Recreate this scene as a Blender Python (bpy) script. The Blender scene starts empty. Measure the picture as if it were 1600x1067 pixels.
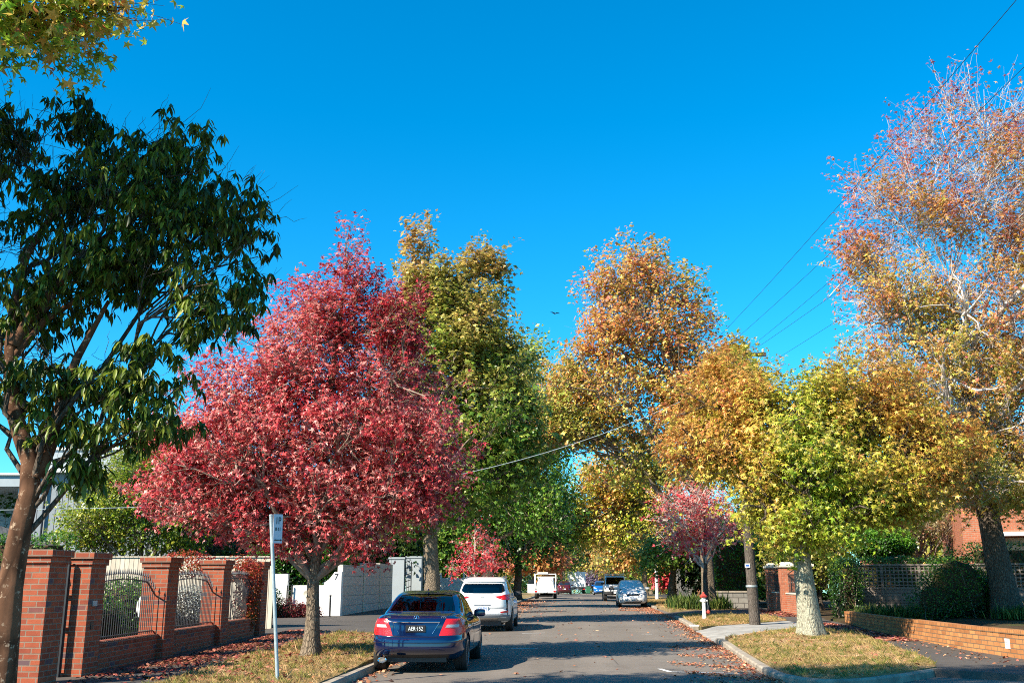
import bpy, bmesh, math, random
import numpy as np
from mathutils import Vector, Matrix, geometry
from mathutils.bvhtree import BVHTree

R = math.radians
C = bpy.context.scene.collection
sc = bpy.context.scene

# ---------------------------------------------------------------- camera
F_PX, PITCH, YAW = 1555.0, R(13.6), R(3.47)
EYE = np.array([0.0, 0.0, 1.65])
cam_d = bpy.data.cameras.new('camera')
cam_d.sensor_width = 36; cam_d.lens = 36 * F_PX / 1600
cam_d.clip_start = 0.1; cam_d.clip_end = 3000
cam = bpy.data.objects.new('camera', cam_d); C.objects.link(cam)
cam.location = EYE
cam.rotation_euler = (R(90) + PITCH, 0, YAW)
sc.camera = cam

# ---------------------------------------------------------------- sky, sun, exposure
SUN_EL, SUN_AZ = R(38), math.atan2(-0.75, -0.66)        # azimuth of the sun seen from the street, from +Y towards +X
w = bpy.data.worlds.new('World'); sc.world = w; w.use_nodes = True
nt = w.node_tree; nt.nodes.clear()
sky = nt.nodes.new('ShaderNodeTexSky'); sky.sky_type = 'NISHITA'; sky.sun_disc = False
sky.sun_elevation = SUN_EL; sky.sun_rotation = SUN_AZ
sky.air_density = 1.0; sky.dust_density = 0.15; sky.ozone_density = 3.0; sky.altitude = 0
hs = nt.nodes.new('ShaderNodeHueSaturation'); hs.inputs['Saturation'].default_value = 1.15; hs.inputs['Hue'].default_value = 0.492
bg = nt.nodes.new('ShaderNodeBackground'); bg.inputs[1].default_value = 0.085
wo = nt.nodes.new('ShaderNodeOutputWorld')
tn = nt.nodes.new('ShaderNodeMix'); tn.data_type = 'RGBA'; tn.blend_type = 'MULTIPLY'; tn.inputs[0].default_value = 1; tn.inputs[7].default_value = (.50, .95, 1.20, 1)
nt.links.new(sky.outputs[0], tn.inputs[6]); nt.links.new(tn.outputs[2], hs.inputs['Color']); nt.links.new(hs.outputs[0], bg.inputs[0]); nt.links.new(bg.outputs[0], wo.inputs[0])
sun_d = bpy.data.lights.new('sun', 'SUN'); sun_d.energy = 5.0; sun_d.angle = R(0.5); sun_d.color = (1.0, 0.90, 0.74)
sun = bpy.data.objects.new('sun', sun_d); C.objects.link(sun)
to_sun = Vector((math.sin(SUN_AZ) * math.cos(SUN_EL), math.cos(SUN_AZ) * math.cos(SUN_EL), math.sin(SUN_EL)))
sun.rotation_euler = to_sun.to_track_quat('Z', 'Y').to_euler(); sun.location = (0, 0, 60)
sc.view_settings.view_transform = 'Standard'; sc.view_settings.look = 'None'
sc.view_settings.exposure = 1.3; sc.view_settings.gamma = 1
sc.cycles.max_bounces = 6; sc.cycles.transparent_max_bounces = 8; sc.cycles.diffuse_bounces = 3
sc.cycles.glossy_bounces = 3; sc.cycles.transmission_bounces = 4; sc.cycles.sample_clamp_indirect = 6
sc.cycles.use_denoising = False; sc.cycles.filter_width = 1.0; sc.cycles.blur_glossy = 1.0; sc.cycles.sample_clamp_direct = 12

# ---------------------------------------------------------------- measuring from the photograph
_fw = np.array([-math.sin(YAW) * math.cos(PITCH), math.cos(YAW) * math.cos(PITCH), math.sin(PITCH)])
_rt = np.array([math.cos(YAW), math.sin(YAW), 0.0]); _up = np.cross(_rt, _fw)
def at(px, py, Y):
    d = _fw + _rt * (px - 800) / F_PX - _up * (py - 533.5) / F_PX
    return Vector(EYE + d * (Y / d[1]))
def H(y):
    """height of the street above the camera's ground"""
    t = min(max((y - 16) / 34, 0), 1); h = 0.26 * t * t * (3 - 2 * t)
    if y > 128: h -= 0.0006 * (y - 128) ** 2 * (1 if y < 200 else 0) + (3.1 + (y - 200) * .086 if y >= 200 else 0)
    return h
KERB = 0.13
def xr(y):
    """the right-hand kerb line"""
    if y < 19: return 3.52
    if y < 62: return 3.2 + 0.0195 * y
    return 4.41
XL = -3.8

# ---------------------------------------------------------------- object helpers
def tag(o, label=None, cat=None, group=None, kind=None):
    if label: o['label'] = label
    if cat: o['category'] = cat
    if group: o['group'] = group
    if kind: o['kind'] = kind
    return o
def empty(name, loc=(0, 0, 0), rz=0, label=None, cat=None, group=None):
    o = bpy.data.objects.new(name, None); C.objects.link(o); o.location = loc; o.rotation_euler = (0, 0, rz)
    o.empty_display_size = .2
    return tag(o, label, cat, group)
def link(name, me, parent=None):
    o = bpy.data.objects.new(name, me); C.objects.link(o)
    if parent is not None: o.parent = parent
    return o
def copy_tree(o, parent=None):
    c = o.copy(); C.objects.link(c)
    if parent is not None: c.parent = parent
    for ch in list(o.children): copy_tree(ch, c)
    return c

class MB:
    """collects shapes, then links them as one mesh object"""
    def __init__(s): s.v = []; s.f = []; s.m = []; s.mi = 0
    def add(s, vs, fs):
        b = len(s.v); s.v += [tuple(p) for p in vs]
        for f in fs: s.f.append(tuple(i + b for i in f)); s.m.append(s.mi)
        return s
    def box(s, c, d, rz=0, rx=0, ry=0, taper=1.0):
        x, y, z = d[0] / 2, d[1] / 2, d[2] / 2
        vs = [(-x, -y, -z), (x, -y, -z), (x, y, -z), (-x, y, -z), (-x * taper, -y * taper, z), (x * taper, -y * taper, z), (x * taper, y * taper, z), (-x * taper, y * taper, z)]
        if rz or rx or ry:
            M = Matrix.Rotation(rz, 3, 'Z') @ Matrix.Rotation(ry, 3, 'Y') @ Matrix.Rotation(rx, 3, 'X')
            vs = [M @ Vector(p) for p in vs]
        vs = [(p[0] + c[0], p[1] + c[1], p[2] + c[2]) for p in vs]
        return s.add(vs, [(0, 3, 2, 1), (4, 5, 6, 7), (0, 1, 5, 4), (1, 2, 6, 5), (2, 3, 7, 6), (3, 0, 4, 7)])
    def bx(s, x0, x1, y0, y1, z0, z1): return s.box(((x0 + x1) / 2, (y0 + y1) / 2, (z0 + z1) / 2), (x1 - x0, y1 - y0, z1 - z0))
    def tube(s, pts, rad, n=6, cap=True):
        pts = [Vector(p) for p in pts]
        if not hasattr(rad, '__len__'): rad = [rad] * len(pts)
        vs = []; ref = Vector((0.13, 0.21, 1)).normalized()
        for i, p in enumerate(pts):
            t = (pts[min(i + 1, len(pts) - 1)] - pts[max(i - 1, 0)]).normalized()
            if abs(t.dot(ref)) > .97: ref = Vector((1, 0.1, 0.05)).normalized()
            a = t.cross(ref).normalized(); b = t.cross(a)
            for k in range(n):
                an = 2 * math.pi * k / n
                vs.append(p + (a * math.cos(an) + b * math.sin(an)) * rad[i])
        fs = [(i * n + k, i * n + (k + 1) % n, (i + 1) * n + (k + 1) % n, (i + 1) * n + k) for i in range(len(pts) - 1) for k in range(n)]
        if cap: fs += [tuple(range(n - 1, -1, -1)), tuple((len(pts) - 1) * n + k for k in range(n))]
        return s.add(vs, fs)
    def lathe(s, prof, c=(0, 0, 0), n=20, M=None):
        vs = []
        for r, z in prof:
            for k in range(n):
                a = 2 * math.pi * k / n; vs.append(Vector((r * math.cos(a), r * math.sin(a), z)))
        if M is not None: vs = [M @ p for p in vs]
        vs = [p + Vector(c) for p in vs]
        fs = [(i * n + k, i * n + (k + 1) % n, (i + 1) * n + (k + 1) % n, (i + 1) * n + k) for i in range(len(prof) - 1) for k in range(n)]
        fs += [tuple(range(n - 1, -1, -1)), tuple((len(prof) - 1) * n + k for k in range(n))]
        return s.add(vs, fs)
    def prism(s, outline, fn, d0, d1):
        """outline of 2D points extruded from d0 to d1; fn(a, b, d) gives 3D"""
        n = len(outline)
        vs = [fn(a, b, d0) for a, b in outline] + [fn(a, b, d1) for a, b in outline]
        fs = [tuple(range(n - 1, -1, -1)), tuple(range(n, 2 * n))] + [(k, (k + 1) % n, n + (k + 1) % n, n + k) for k in range(n)]
        return s.add(vs, fs)
    def mesh(s, name, mats, smooth=False, recalc=True, angle=40):
        me = bpy.data.meshes.new(name); me.from_pydata(s.v, [], s.f); me.update()
        if recalc:
            bm = bmesh.new(); bm.from_mesh(me); bmesh.ops.recalc_face_normals(bm, faces=bm.faces); bm.to_mesh(me); bm.free()
        if not isinstance(mats, (list, tuple)): mats = [mats]
        for m in mats: me.materials.append(m)
        if len(mats) > 1: me.polygons.foreach_set('material_index', s.m)
        box_uv(me)
        if smooth:
            me.polygons.foreach_set('use_smooth', [True] * len(me.polygons)); me.set_sharp_from_angle(angle=R(angle))
        return me
    def build(s, name, mats, parent=None, smooth=False, bevel=0, **k):
        me = s.mesh(name, mats, smooth, **k)
        if bevel:
            bm = bmesh.new(); bm.from_mesh(me)
            ed = [e for e in bm.edges if len(e.link_faces) == 2 and e.calc_face_angle(0) > .6]
            bmesh.ops.bevel(bm, geom=ed, offset=bevel, segments=1, affect='EDGES', clamp_overlap=True); bm.to_mesh(me); bm.free(); 
        return link(name, me, parent)
def box_uv(me):
    n = len(me.loops)
    if not n: return
    nl = np.empty(len(me.polygons) * 3); me.polygons.foreach_get('normal', nl); nl = nl.reshape(-1, 3)
    tot = np.empty(len(me.polygons), int); me.polygons.foreach_get('loop_total', tot)
    vi = np.empty(n, int); me.loops.foreach_get('vertex_index', vi)
    co = np.empty(len(me.vertices) * 3); me.vertices.foreach_get('co', co); co = co.reshape(-1, 3)
    N = np.repeat(nl, tot, axis=0); P = co[vi]
    flat = np.abs(N[:, 2]) > .75
    tx, ty = -N[:, 1], N[:, 0]; l = np.hypot(tx, ty) + 1e-9
    u = np.where(flat, P[:, 0], (P[:, 0] * tx + P[:, 1] * ty) / l); v = np.where(flat, P[:, 1], P[:, 2])
    uv = me.uv_layers.new(name='UVMap'); uv.data.foreach_set('uv', np.stack([u, v], 1).ravel())

# ---------------------------------------------------------------- materials
class NT:
    def __init__(s, name):
        s.m = bpy.data.materials.new(name); s.m.use_nodes = True; s.t = s.m.node_tree; s.t.nodes.clear()
        s.out = s.n('ShaderNodeOutputMaterial')
    def n(s, t, **k):
        x = s.t.nodes.new(t)
        for a, b in k.items(): setattr(x, a, b)
        return x
    def l(s, a, b): s.t.links.new(a, b)
    def coord(s, which='Object', scale=(1, 1, 1)):
        c = s.n('ShaderNodeTexCoord'); m = s.n('ShaderNodeMapping'); m.inputs['Scale'].default_value = scale
        s.l(c.outputs[which], m.inputs[0]); return m.outputs[0]
    def noise(s, vec, scale, detail=4, rough=.6):
        x = s.n('ShaderNodeTexNoise'); x.inputs['Scale'].default_value = scale; x.inputs['Detail'].default_value = detail; x.inputs['Roughness'].default_value = rough
        s.l(vec, x.inputs['Vector']); return x.outputs['Fac']
    def ramp(s, fac, stops, interp='LINEAR'):
        x = s.n('ShaderNodeValToRGB'); x.color_ramp.interpolation = interp; e = x.color_ramp.elements
        while len(e) < len(stops): e.new(.5)
        for i, (p, c) in enumerate(stops):
            e[i].position = p; e[i].color = (*c, 1) if hasattr(c, '__len__') else (c, c, c, 1)
        s.l(fac, x.inputs[0]); return x.outputs[0]
    def mix(s, fac, a, b, mode='MIX'):
        x = s.n('ShaderNodeMix', data_type='RGBA', blend_type=mode)
        for i, q in ((0, fac), (6, a), (7, b)):
            if isinstance(q, bpy.types.NodeSocket): s.l(q, x.inputs[i])
            elif i == 0: x.inputs[0].default_value = q
            else: x.inputs[i].default_value = (*q, 1)
        return x.outputs[2]
    def bsdf(s, col, rough=.7, metal=0, spec=.4, coat=0):
        b = s.n('ShaderNodeBsdfPrincipled')
        if isinstance(col, bpy.types.NodeSocket): s.l(col, b.inputs['Base Color'])
        else: b.inputs['Base Color'].default_value = (*col, 1)
        if isinstance(rough, bpy.types.NodeSocket): s.l(rough, b.inputs['Roughness'])
        else: b.inputs['Roughness'].default_value = rough
        b.inputs['Metallic'].default_value = metal; b.inputs['Specular IOR Level'].default_value = spec
        b.inputs['Coat Weight'].default_value = coat; b.inputs['Coat Roughness'].default_value = .03
        s.b = b; s.l(b.outputs[0], s.out.inputs[0]); return b
    def bump(s, h, strength=.3, dist=.01):
        x = s.n('ShaderNodeBump'); x.inputs['Strength'].default_value = strength; x.inputs['Distance'].default_value = dist
        s.l(h, x.inputs['Height']); s.l(x.outputs[0], s.b.inputs['Normal']); return x
def plain(name, col, rough=.6, metal=0, spec=.4, coat=0, var=.12, scale=6, bump=0):
    t = NT(name); v = t.coord()
    f = t.noise(v, scale)
    c = t.ramp(f, [(.3, tuple(x * (1 - var) for x in col)), (.7, tuple(min(1, x * (1 + var)) for x in col))])
    t.bsdf(c, rough, metal, spec, coat)
    if bump: t.bump(t.noise(v, scale * 6), bump, .005)
    return t.m
def leaf_mat(name, trans=.42, rough=.40, spec=.5):
    t = NT(name); a = t.n('ShaderNodeVertexColor', layer_name='leafcol')
    b = t.bsdf(a.outputs[0], rough, 0, spec)
    tr = t.n('ShaderNodeBsdfTranslucent'); g = t.n('ShaderNodeGamma'); g.inputs[1].default_value = .85
    t.l(a.outputs[0], g.inputs[0]); t.l(g.outputs[0], tr.inputs[0])
    mx = t.n('ShaderNodeMixShader'); mx.inputs[0].default_value = trans
    t.l(b.outputs[0], mx.inputs[1]); t.l(tr.outputs[0], mx.inputs[2]); t.l(mx.outputs[0], t.out.inputs[0])
    return t.m
def bark_mat(name, c0, c1, scale=9, lichen=None, strength=.7, sx=3.0, lich=(.50, .60)):
    t = NT(name); v = t.coord('Object', (sx, sx, 1)); vo = t.coord()
    f = t.noise(v, scale, 6, .65)
    vr = t.n('ShaderNodeTexVoronoi', feature='DISTANCE_TO_EDGE'); vr.inputs['Scale'].default_value = scale * .8
    wv = t.mix(.12, v, t.n('ShaderNodeTexNoise').outputs['Color'], 'ADD'); t.l(wv, vr.inputs['Vector'])
    e = t.ramp(vr.outputs['Distance'], [(0, 0), (.22, 1)])
    c = t.ramp(f, [(.3, c0), (.72, c1)])
    c = t.mix(t.ramp(vr.outputs['Distance'], [(0, .75), (.15, 0)]), c, tuple(x * .45 for x in c0))
    if lichen:
        lf = t.ramp(t.noise(vo, 13, 5, .75), [(lich[0] - .08, 0), (lich[1] - .08, 1)])
        c = t.mix(lf, c, lichen)
    t.bsdf(c, .9, 0, .15)
    hh = t.n('ShaderNodeMath', operation='ADD'); t.l(f, hh.inputs[0]); t.l(e, hh.inputs[1])
    t.bump(hh.outputs[0], strength, .03)
    return t.m
def brick_mat(name, c1, c2, mortar, bw=.24, rh=.086, dark=None, ms=.009):
    t = NT(name); c = t.n('ShaderNodeTexCoord')
    b = t.n('ShaderNodeTexBrick'); b.inputs['Scale'].default_value = 1; b.inputs['Brick Width'].default_value = bw; b.inputs['Row Height'].default_value = rh
    b.inputs['Mortar Size'].default_value = ms; b.inputs['Mortar Smooth'].default_value = .15; b.inputs['Bias'].default_value = 0
    b.inputs['Color1'].default_value = (*c1, 1); b.inputs['Color2'].default_value = (*c2, 1); b.inputs['Mortar'].default_value = (*mortar, 1)
    t.l(c.outputs['UV'], b.inputs['Vector'])
    v = t.coord('UV'); f = t.noise(v, 5, 5); f2 = t.noise(v, 60, 3)
    col = t.mix(.55, b.outputs['Color'], t.ramp(f, [(.3, .55), (.7, 1)]), 'MULTIPLY')
    col = t.mix(.4, col, t.ramp(f2, [(.35, .6), (.65, 1.0)]), 'MULTIPLY')
    if dark:                                            # the odd burnt brick
        w_ = t.n('ShaderNodeTexBrick'); w_.inputs['Scale'].default_value = 1; w_.inputs['Brick Width'].default_value = bw; w_.inputs['Row Height'].default_value = rh
        w_.inputs['Mortar Size'].default_value = ms; w_.inputs['Color1'].default_value = (0, 0, 0, 1); w_.inputs['Color2'].default_value = (1, 1, 1, 1); w_.inputs['Mortar'].default_value = (0, 0, 0, 1)
        t.l(c.outputs['UV'], w_.inputs['Vector'])
        col = t.mix(t.ramp(w_.outputs['Color'], [(.90, 0), (.93, 1)]), col, dark)
    t.bsdf(col, .85, 0, .2)
    h = t.ramp(b.outputs['Fac'], [(0, 1), (1, 0)]); h2 = t.mix(.25, h, f2, 'ADD'); t.bump(h2, .6, .008)
    return t.m

M = {}
def asphalt(name, base, tracks=False):
    t = NT(name); v = t.coord()
    fine = t.noise(v, 90, 3, .8); big = t.noise(v, .35, 4); mid = t.noise(v, 3, 5)
    c = t.ramp(fine, [(.3, tuple(x * .55 for x in base)), (.5, base), (.72, tuple(x * 1.75 for x in base))])
    c = t.mix(.7, c, t.ramp(big, [(.35, .78), (.65, 1.0)]), 'MULTIPLY')
    c = t.mix(.5, c, t.ramp(mid, [(.3, .8), (.6, 1.0)]), 'MULTIPLY')
    vr = t.n('ShaderNodeTexVoronoi', feature='DISTANCE_TO_EDGE'); vr.inputs['Scale'].default_value = .33
    wv = t.mix(.35, v, t.n('ShaderNodeTexNoise').outputs['Color'], 'ADD'); t.l(wv, vr.inputs['Vector'])
    cr = t.ramp(vr.outputs['Distance'], [(0, .8), (.006, 0)])
    crf = t.mix(1.0, cr, t.ramp(t.noise(v, .6, 2), [(.5, 0), (.56, 1)]), 'MULTIPLY')
    c = t.mix(crf, c, tuple(x * .35 for x in base))
    if tracks:
        pt = t.n('ShaderNodeTexVoronoi', feature='F1', distance='CHEBYCHEV'); pt.inputs['Scale'].default_value = .16; pt.inputs['Randomness'].default_value = 1; t.l(t.coord('Object', (1.6, .7, 1)), pt.inputs['Vector'])
        pc = t.n('ShaderNodeSeparateColor'); t.l(pt.outputs['Color'], pc.inputs[0])
        c = t.mix(.55, c, t.ramp(pc.outputs[0], [(.0, .62), (.12, .64), (.14, 1), (.8, 1.0), (.82, .86)], 'LINEAR'), 'MULTIPLY')
        sx = t.n('ShaderNodeSeparateXYZ'); t.l(t.coord('Object'), sx.inputs[0]); w1 = t.n('ShaderNodeMath', operation='SINE'); m1 = t.n('ShaderNodeMath', operation='MULTIPLY'); m1.inputs[1].default_value = 3.6; t.l(sx.outputs[0], m1.inputs[0]); t.l(m1.outputs[0], w1.inputs[0])
        c = t.mix(.35, c, t.ramp(w1.outputs[0], [(0, .85), (1, 1.12)]), 'MULTIPLY')
        st = t.ramp(t.noise(t.coord('Object', (1, .25, 1)), 1.1, 4), [(.60, 0), (.70, .5)]); c = t.mix(st, c, tuple(x * .55 for x in base))
    t.bsdf(c, .85, 0, .25); t.bump(fine, .5, .006)
    return t.m
M['road'] = asphalt('road_asphalt', (.175, .150, .126), True)
M['path'] = asphalt('footpath_asphalt', (.088, .076, .066))
M['concrete'] = plain('kerb_concrete', (.27, .23, .18), .9, var=.35, scale=4, bump=.4)
M['drive'] = plain('driveway_concrete', (.27, .26, .24), .9, var=.3, scale=2, bump=.4)
def ground_mat(name, a, b, c_, s=1.2):
    t = NT(name); v = t.coord()
    f = t.noise(v, s, 6, .7); g = t.noise(v, 40, 4, .7)
    c = t.ramp(f, [(.33, a), (.5, b), (.66, c_)])
    c = t.mix(.8, c, t.ramp(g, [(.3, .45), (.7, 1.2)]), 'MULTIPLY')
    t.bsdf(c, .95, 0, .1); t.bump(g, .9, .03); return t.m
M['turf'] = ground_mat('verge_turf', (.14, .14, .045), (.28, .20, .10), (.36, .26, .14))
M['soil'] = ground_mat('garden_soil', (.05, .035, .022), (.09, .06, .035), (.06, .075, .02))
M['far'] = ground_mat('far_ground', (.05, .07, .02), (.09, .09, .03), (.12, .10, .05))
M['white_line'] = plain('line_paint', (.62, .61, .58), .8, var=.2, scale=30)
M['brick_red'] = brick_mat('red_brick', (.42, .105, .05), (.27, .062, .036), (.27, .20, .15), dark=(.10, .075, .085))
M['brick_orange'] = brick_mat('orange_brick', (.56, .25, .09), (.36, .14, .05), (.20, .13, .08), bw=.27, rh=.098, ms=.011)
M['brick_house'] = brick_mat('house_brick', (.50, .165, .085), (.38, .11, .055), (.36, .27, .20))
M['cap'] = plain('cream_stone', (.60, .54, .42), .8, var=.2, bump=.3)
M['iron'] = plain('black_iron', (.018, .018, .02), .45, 0, .5, var=.2)
M['grey_iron'] = plain('pewter_iron', (.05, .05, .055), .45, .3, .5, var=.2)
M['paling'] = None
def wood(name, c0, c1, plank=.13, axis='u', gap=.93):
    t = NT(name); c = t.n('ShaderNodeTexCoord'); sp = t.n('ShaderNodeSeparateXYZ'); t.l(c.outputs['UV'], sp.inputs[0])
    m = t.n('ShaderNodeMath', operation='DIVIDE'); t.l(sp.outputs[0 if axis == 'u' else 1], m.inputs[0]); m.inputs[1].default_value = plank
    fl = t.n('ShaderNodeMath', operation='FLOOR'); t.l(m.outputs[0], fl.inputs[0])
    fr = t.n('ShaderNodeMath', operation='FRACT'); t.l(m.outputs[0], fr.inputs[0])
    wn = t.n('ShaderNodeTexWhiteNoise', noise_dimensions='1D'); t.l(fl.outputs[0], wn.inputs['W'])
    v = t.coord('UV', (14, 1.2, 1) if axis == 'u' else (1.2, 14, 1)); g = t.noise(v, 3, 5)
    col = t.ramp(wn.outputs['Value'], [(0, c0), (1, c1)]); col = t.mix(.6, col, t.ramp(g, [(.3, .6), (.7, 1)]), 'MULTIPLY')
    e = t.ramp(fr.outputs[0], [(gap, 0), (gap + .01, 1)]); col = t.mix(e, col, tuple(x * .15 for x in c0))
    t.bsdf(col, .85, 0, .2); t.bump(t.ramp(fr.outputs[0], [(gap - .02, 1), (gap, 0)]), .8, .01); return t.m
M['paling'] = wood('pale_palings', (.48, .41, .31), (.66, .58, .46), .15)
M['lattice'] = wood('weathered_timber', (.16, .13, .11), (.24, .20, .17), .12, 'v')
M['grey_fence'] = wood('grey_palings', (.15, .15, .15), (.22, .21, .20), .15)
M['white_render'] = plain('white_render', (.72, .71, .68), .8, var=.06, scale=1.2, bump=.2)
M['block'] = brick_mat('painted_block', (.66, .60, .53), (.60, .55, .49), (.36, .34, .32), bw=2.4, rh=.40, ms=.012)
M['grey_render'] = plain('grey_render', (.30, .34, .36), .8, var=.06, scale=1.5)
M['dark_panel'] = plain('dark_steel', (.03, .035, .045), .5, .3, var=.1)
M['grey_clad'] = wood('standing_seam', (.26, .29, .31), (.32, .35, .37), .32, 'u', .90)
M['white_paint'] = plain('white_paint', (.75, .75, .73), .5, var=.04)
M['galv'] = plain('galvanised', (.34, .40, .42), .5, .3, .5, var=.15, scale=20)
M['sign'] = plain('sign_face', (.55, .60, .68), .45, var=.03)
M['black'] = plain('black_lettering', (.012, .012, .014), .5, var=0)
M['blue'] = plain('blue_paint', (.03, .12, .45), .5, var=0)
M['red_paint'] = plain('red_paint', (.50, .05, .035), .5, var=.2, scale=30)
M['pole_wood'] = bark_mat('pole_timber', (.07, .06, .05), (.17, .14, .12), 7, strength=.5, sx=6)
M['bark'] = bark_mat('grey_bark', (.13, .10, .07), (.30, .235, .165), 10)
M['bark_dark'] = bark_mat('dark_bark', (.07, .055, .04), (.17, .13, .10), 8)
M['bark_lichen'] = bark_mat('lichen_bark', (.15, .12, .09), (.28, .24, .17), 8, lichen=(.33, .32, .24), lich=(.47, .57))
M['bark_smooth'] = bark_mat('smooth_tan_bark', (.085, .040, .022), (.17, .085, .048), 2.2, strength=.25, sx=1.5, lichen=(.35, .25, .17), lich=(.66, .72))
M['twig'] = plain('twig_bark', (.22, .17, .13), .9, var=.3)
M['twig_pale'] = plain('pale_twig_bark', (.46, .40, .36), .9, var=.25)
M['leaf'] = leaf_mat('autumn_leaf')
M['leaf_gloss'] = leaf_mat('glossy_leaf', .25, .42, .3)
M['litter'] = leaf_mat('dry_leaf', .1, .7, .2)
M['grass'] = leaf_mat('grass_blade', .25, .6, .3)
M['glass_dark'] = plain('dark_window_glass', (.03, .045, .06), .06, 0, .8, var=.1)
def tile_mat():
    t = NT('roof_tile'); c = t.n('ShaderNodeTexCoord'); b = t.n('ShaderNodeTexBrick')
    b.inputs['Scale'].default_value = 1; b.inputs['Brick Width'].default_value = .28; b.inputs['Row Height'].default_value = .20; b.inputs['Mortar Size'].default_value = .028
    b.inputs['Mortar Smooth'].default_value = .6
    b.inputs['Color1'].default_value = (.12, .115, .105, 1); b.inputs['Color2'].default_value = (.17, .16, .145, 1); b.inputs['Mortar'].default_value = (.05, .05, .05, 1)
    t.l(c.outputs['UV'], b.inputs['Vector']); t.bsdf(b.outputs['Color'], .8); t.bump(t.ramp(b.outputs['Fac'], [(0, 1), (1, 0)]), 1, .03); return t.m
M['tile'] = tile_mat()
# ---------------------------------------------------------------- foliage
def _star():
    tips = [(90, 1.0), (90 - 66, .93), (90 - 138, .62), (90 + 138, .62), (90 + 66, .93)]
    tv = [(0, 0, .06)]
    for a, l in tips: tv.append((l * .62 * math.cos(R(a)), l * .62 * math.sin(R(a)), -.22 * l))
    for a, l in ((57, .30), (-12, .27), (-90, .12), (192, .27), (123, .30)): tv.append((l * .75 * math.cos(R(a)), l * .75 * math.sin(R(a)), 0))
    fs = [(0, 10, 1, 6), (0, 6, 2, 7), (0, 7, 3, 8), (0, 8, 4, 9), (0, 9, 5, 10)]
    return np.array(tv), fs
def _star3():
    tv = [(0, 0, .05), (0, .62, -.12), (.58, .18, -.12), (-.58, .18, -.12), (.2, .25, 0), (-.2, .25, 0), (.12, -.22, 0), (-.12, -.22, 0)]
    return np.array(tv), [(0, 5, 1, 4), (0, 4, 2, 6), (0, 7, 3, 5), (0, 6, 7)]
def _lance():
    tv = [(0, 0, 0), (.10, .25, .05), (.125, .55, 0), (0, 1, -.18), (-.125, .55, 0), (-.10, .25, .05), (0, .3, -.03), (0, .6, -.06)]
    return np.array(tv), [(0, 1, 6), (1, 2, 7, 6), (2, 3, 7), (3, 4, 7), (4, 5, 6, 7), (5, 0, 6)]
def _rhomb():
    return np.array([(0, -.3, 0), (.34, .1, .08), (0, .6, -.05), (-.34, .1, .08)]), [(0, 1, 2), (0, 2, 3)]
def _strap():
    return np.array([(-.035, 0, 0), (.035, 0, 0), (.03, .6, .02), (0, 1, -.12), (-.03, .6, .02)]), [(0, 1, 2, 4), (4, 2, 3)]
def _blade():
    return np.array([(-.07, 0, 0), (.07, 0, 0), (.03, 1, .25)]), [(0, 1, 2)]
TPL = {'star': _star(), 'star3': _star3(), 'lance': _lance(), 'rhomb': _rhomb(), 'blade': _blade(), 'strap': _strap()}

def unit(a): return a / (np.linalg.norm(a, axis=-1, keepdims=True) + 1e-9)
def leaf_mesh(name, pos, nor, down, size, col, kind, mat):
    """one mesh of leaves: nor = face normals, down = wished direction of the leaf tip"""
    tv, fs = TPL[kind]; n = len(pos); k = len(tv)
    nor = unit(nor); d = unit(down - nor * (down * nor).sum(1, keepdims=True)); s = np.cross(d, nor)
    V = pos[:, None, :] + size[:, None, None] * (tv[None, :, 0:1] * s[:, None, :] + tv[None, :, 1:2] * d[:, None, :] + tv[None, :, 2:3] * nor[:, None, :])
    me = bpy.data.meshes.new(name); me.vertices.add(n * k); me.vertices.foreach_set('co', V.astype(np.float32).ravel())
    lens = np.array([len(f) for f in fs]); idx = np.concatenate([np.array(f) for f in fs])
    L = (idx[None, :] + (np.arange(n) * k)[:, None]).ravel()
    me.loops.add(len(L)); me.loops.foreach_set('vertex_index', L.astype(np.int32))
    tot = np.tile(lens, n); st = np.concatenate([[0], np.cumsum(tot)[:-1]])
    me.polygons.add(len(tot)); me.polygons.foreach_set('loop_start', st.astype(np.int32))
    me.update(calc_edges=True)
    ca = me.color_attributes.new('leafcol', 'FLOAT_COLOR', 'POINT')
    cc = np.ones((n, k, 4), np.float32); cc[:, :, :3] = np.clip(col, 0, .95)[:, None, :]
    ca.data.foreach_set('color', cc.ravel())
    me.materials.append(mat)
    return me
def wavenoise(P, scale, rng, n=6):
    """smooth pseudo-noise in -1..1 for clumps of colour and of density"""
    out = np.zeros(len(P))
    for i in range(n):
        k = rng.normal(size=3) * scale * (1 + i * .35); out += np.sin(P @ k + rng.uniform(0, 6.28)) / (1 + i * .25)
    return np.clip(out / 2.2, -1, 1)
def lin(h):
    h = h.lstrip('#'); c = np.array([int(h[i:i + 2], 16) / 255 for i in (0, 2, 4)])
    return np.where(c <= .04045, c / 12.92, ((c + .055) / 1.055) ** 2.4)
def ramp_cols(t, stops, gain=1.0):
    cs = np.array([lin(s) if isinstance(s, str) else s for s in stops]); x = np.clip(t, 0, .9999) * (len(cs) - 1)
    i = x.astype(int); f = (x - i)[:, None]; return (cs[i] * (1 - f) + cs[i + 1] * f) * gain
RED = ['#400b10', '#861a24', '#b2343c', '#c85c58', '#d4968c']
OLIVE = ['#3f5a18', '#5f7526', '#858038', '#a08e4a', '#a07646']
GREEN = ['#2c4c14', '#45681e', '#5f7c28', '#808834', '#a09048']
GOLD = ['#5c7c1a', '#84942a', '#a89c3c', '#b88c46', '#b0643a']
ORANGE = ['#7d8030', '#a38c3c', '#b57e48', '#ad624a', '#a24a5a']
RUST = ['#66702a', '#8c8638', '#ac8848', '#b07344', '#9a5242']

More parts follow.
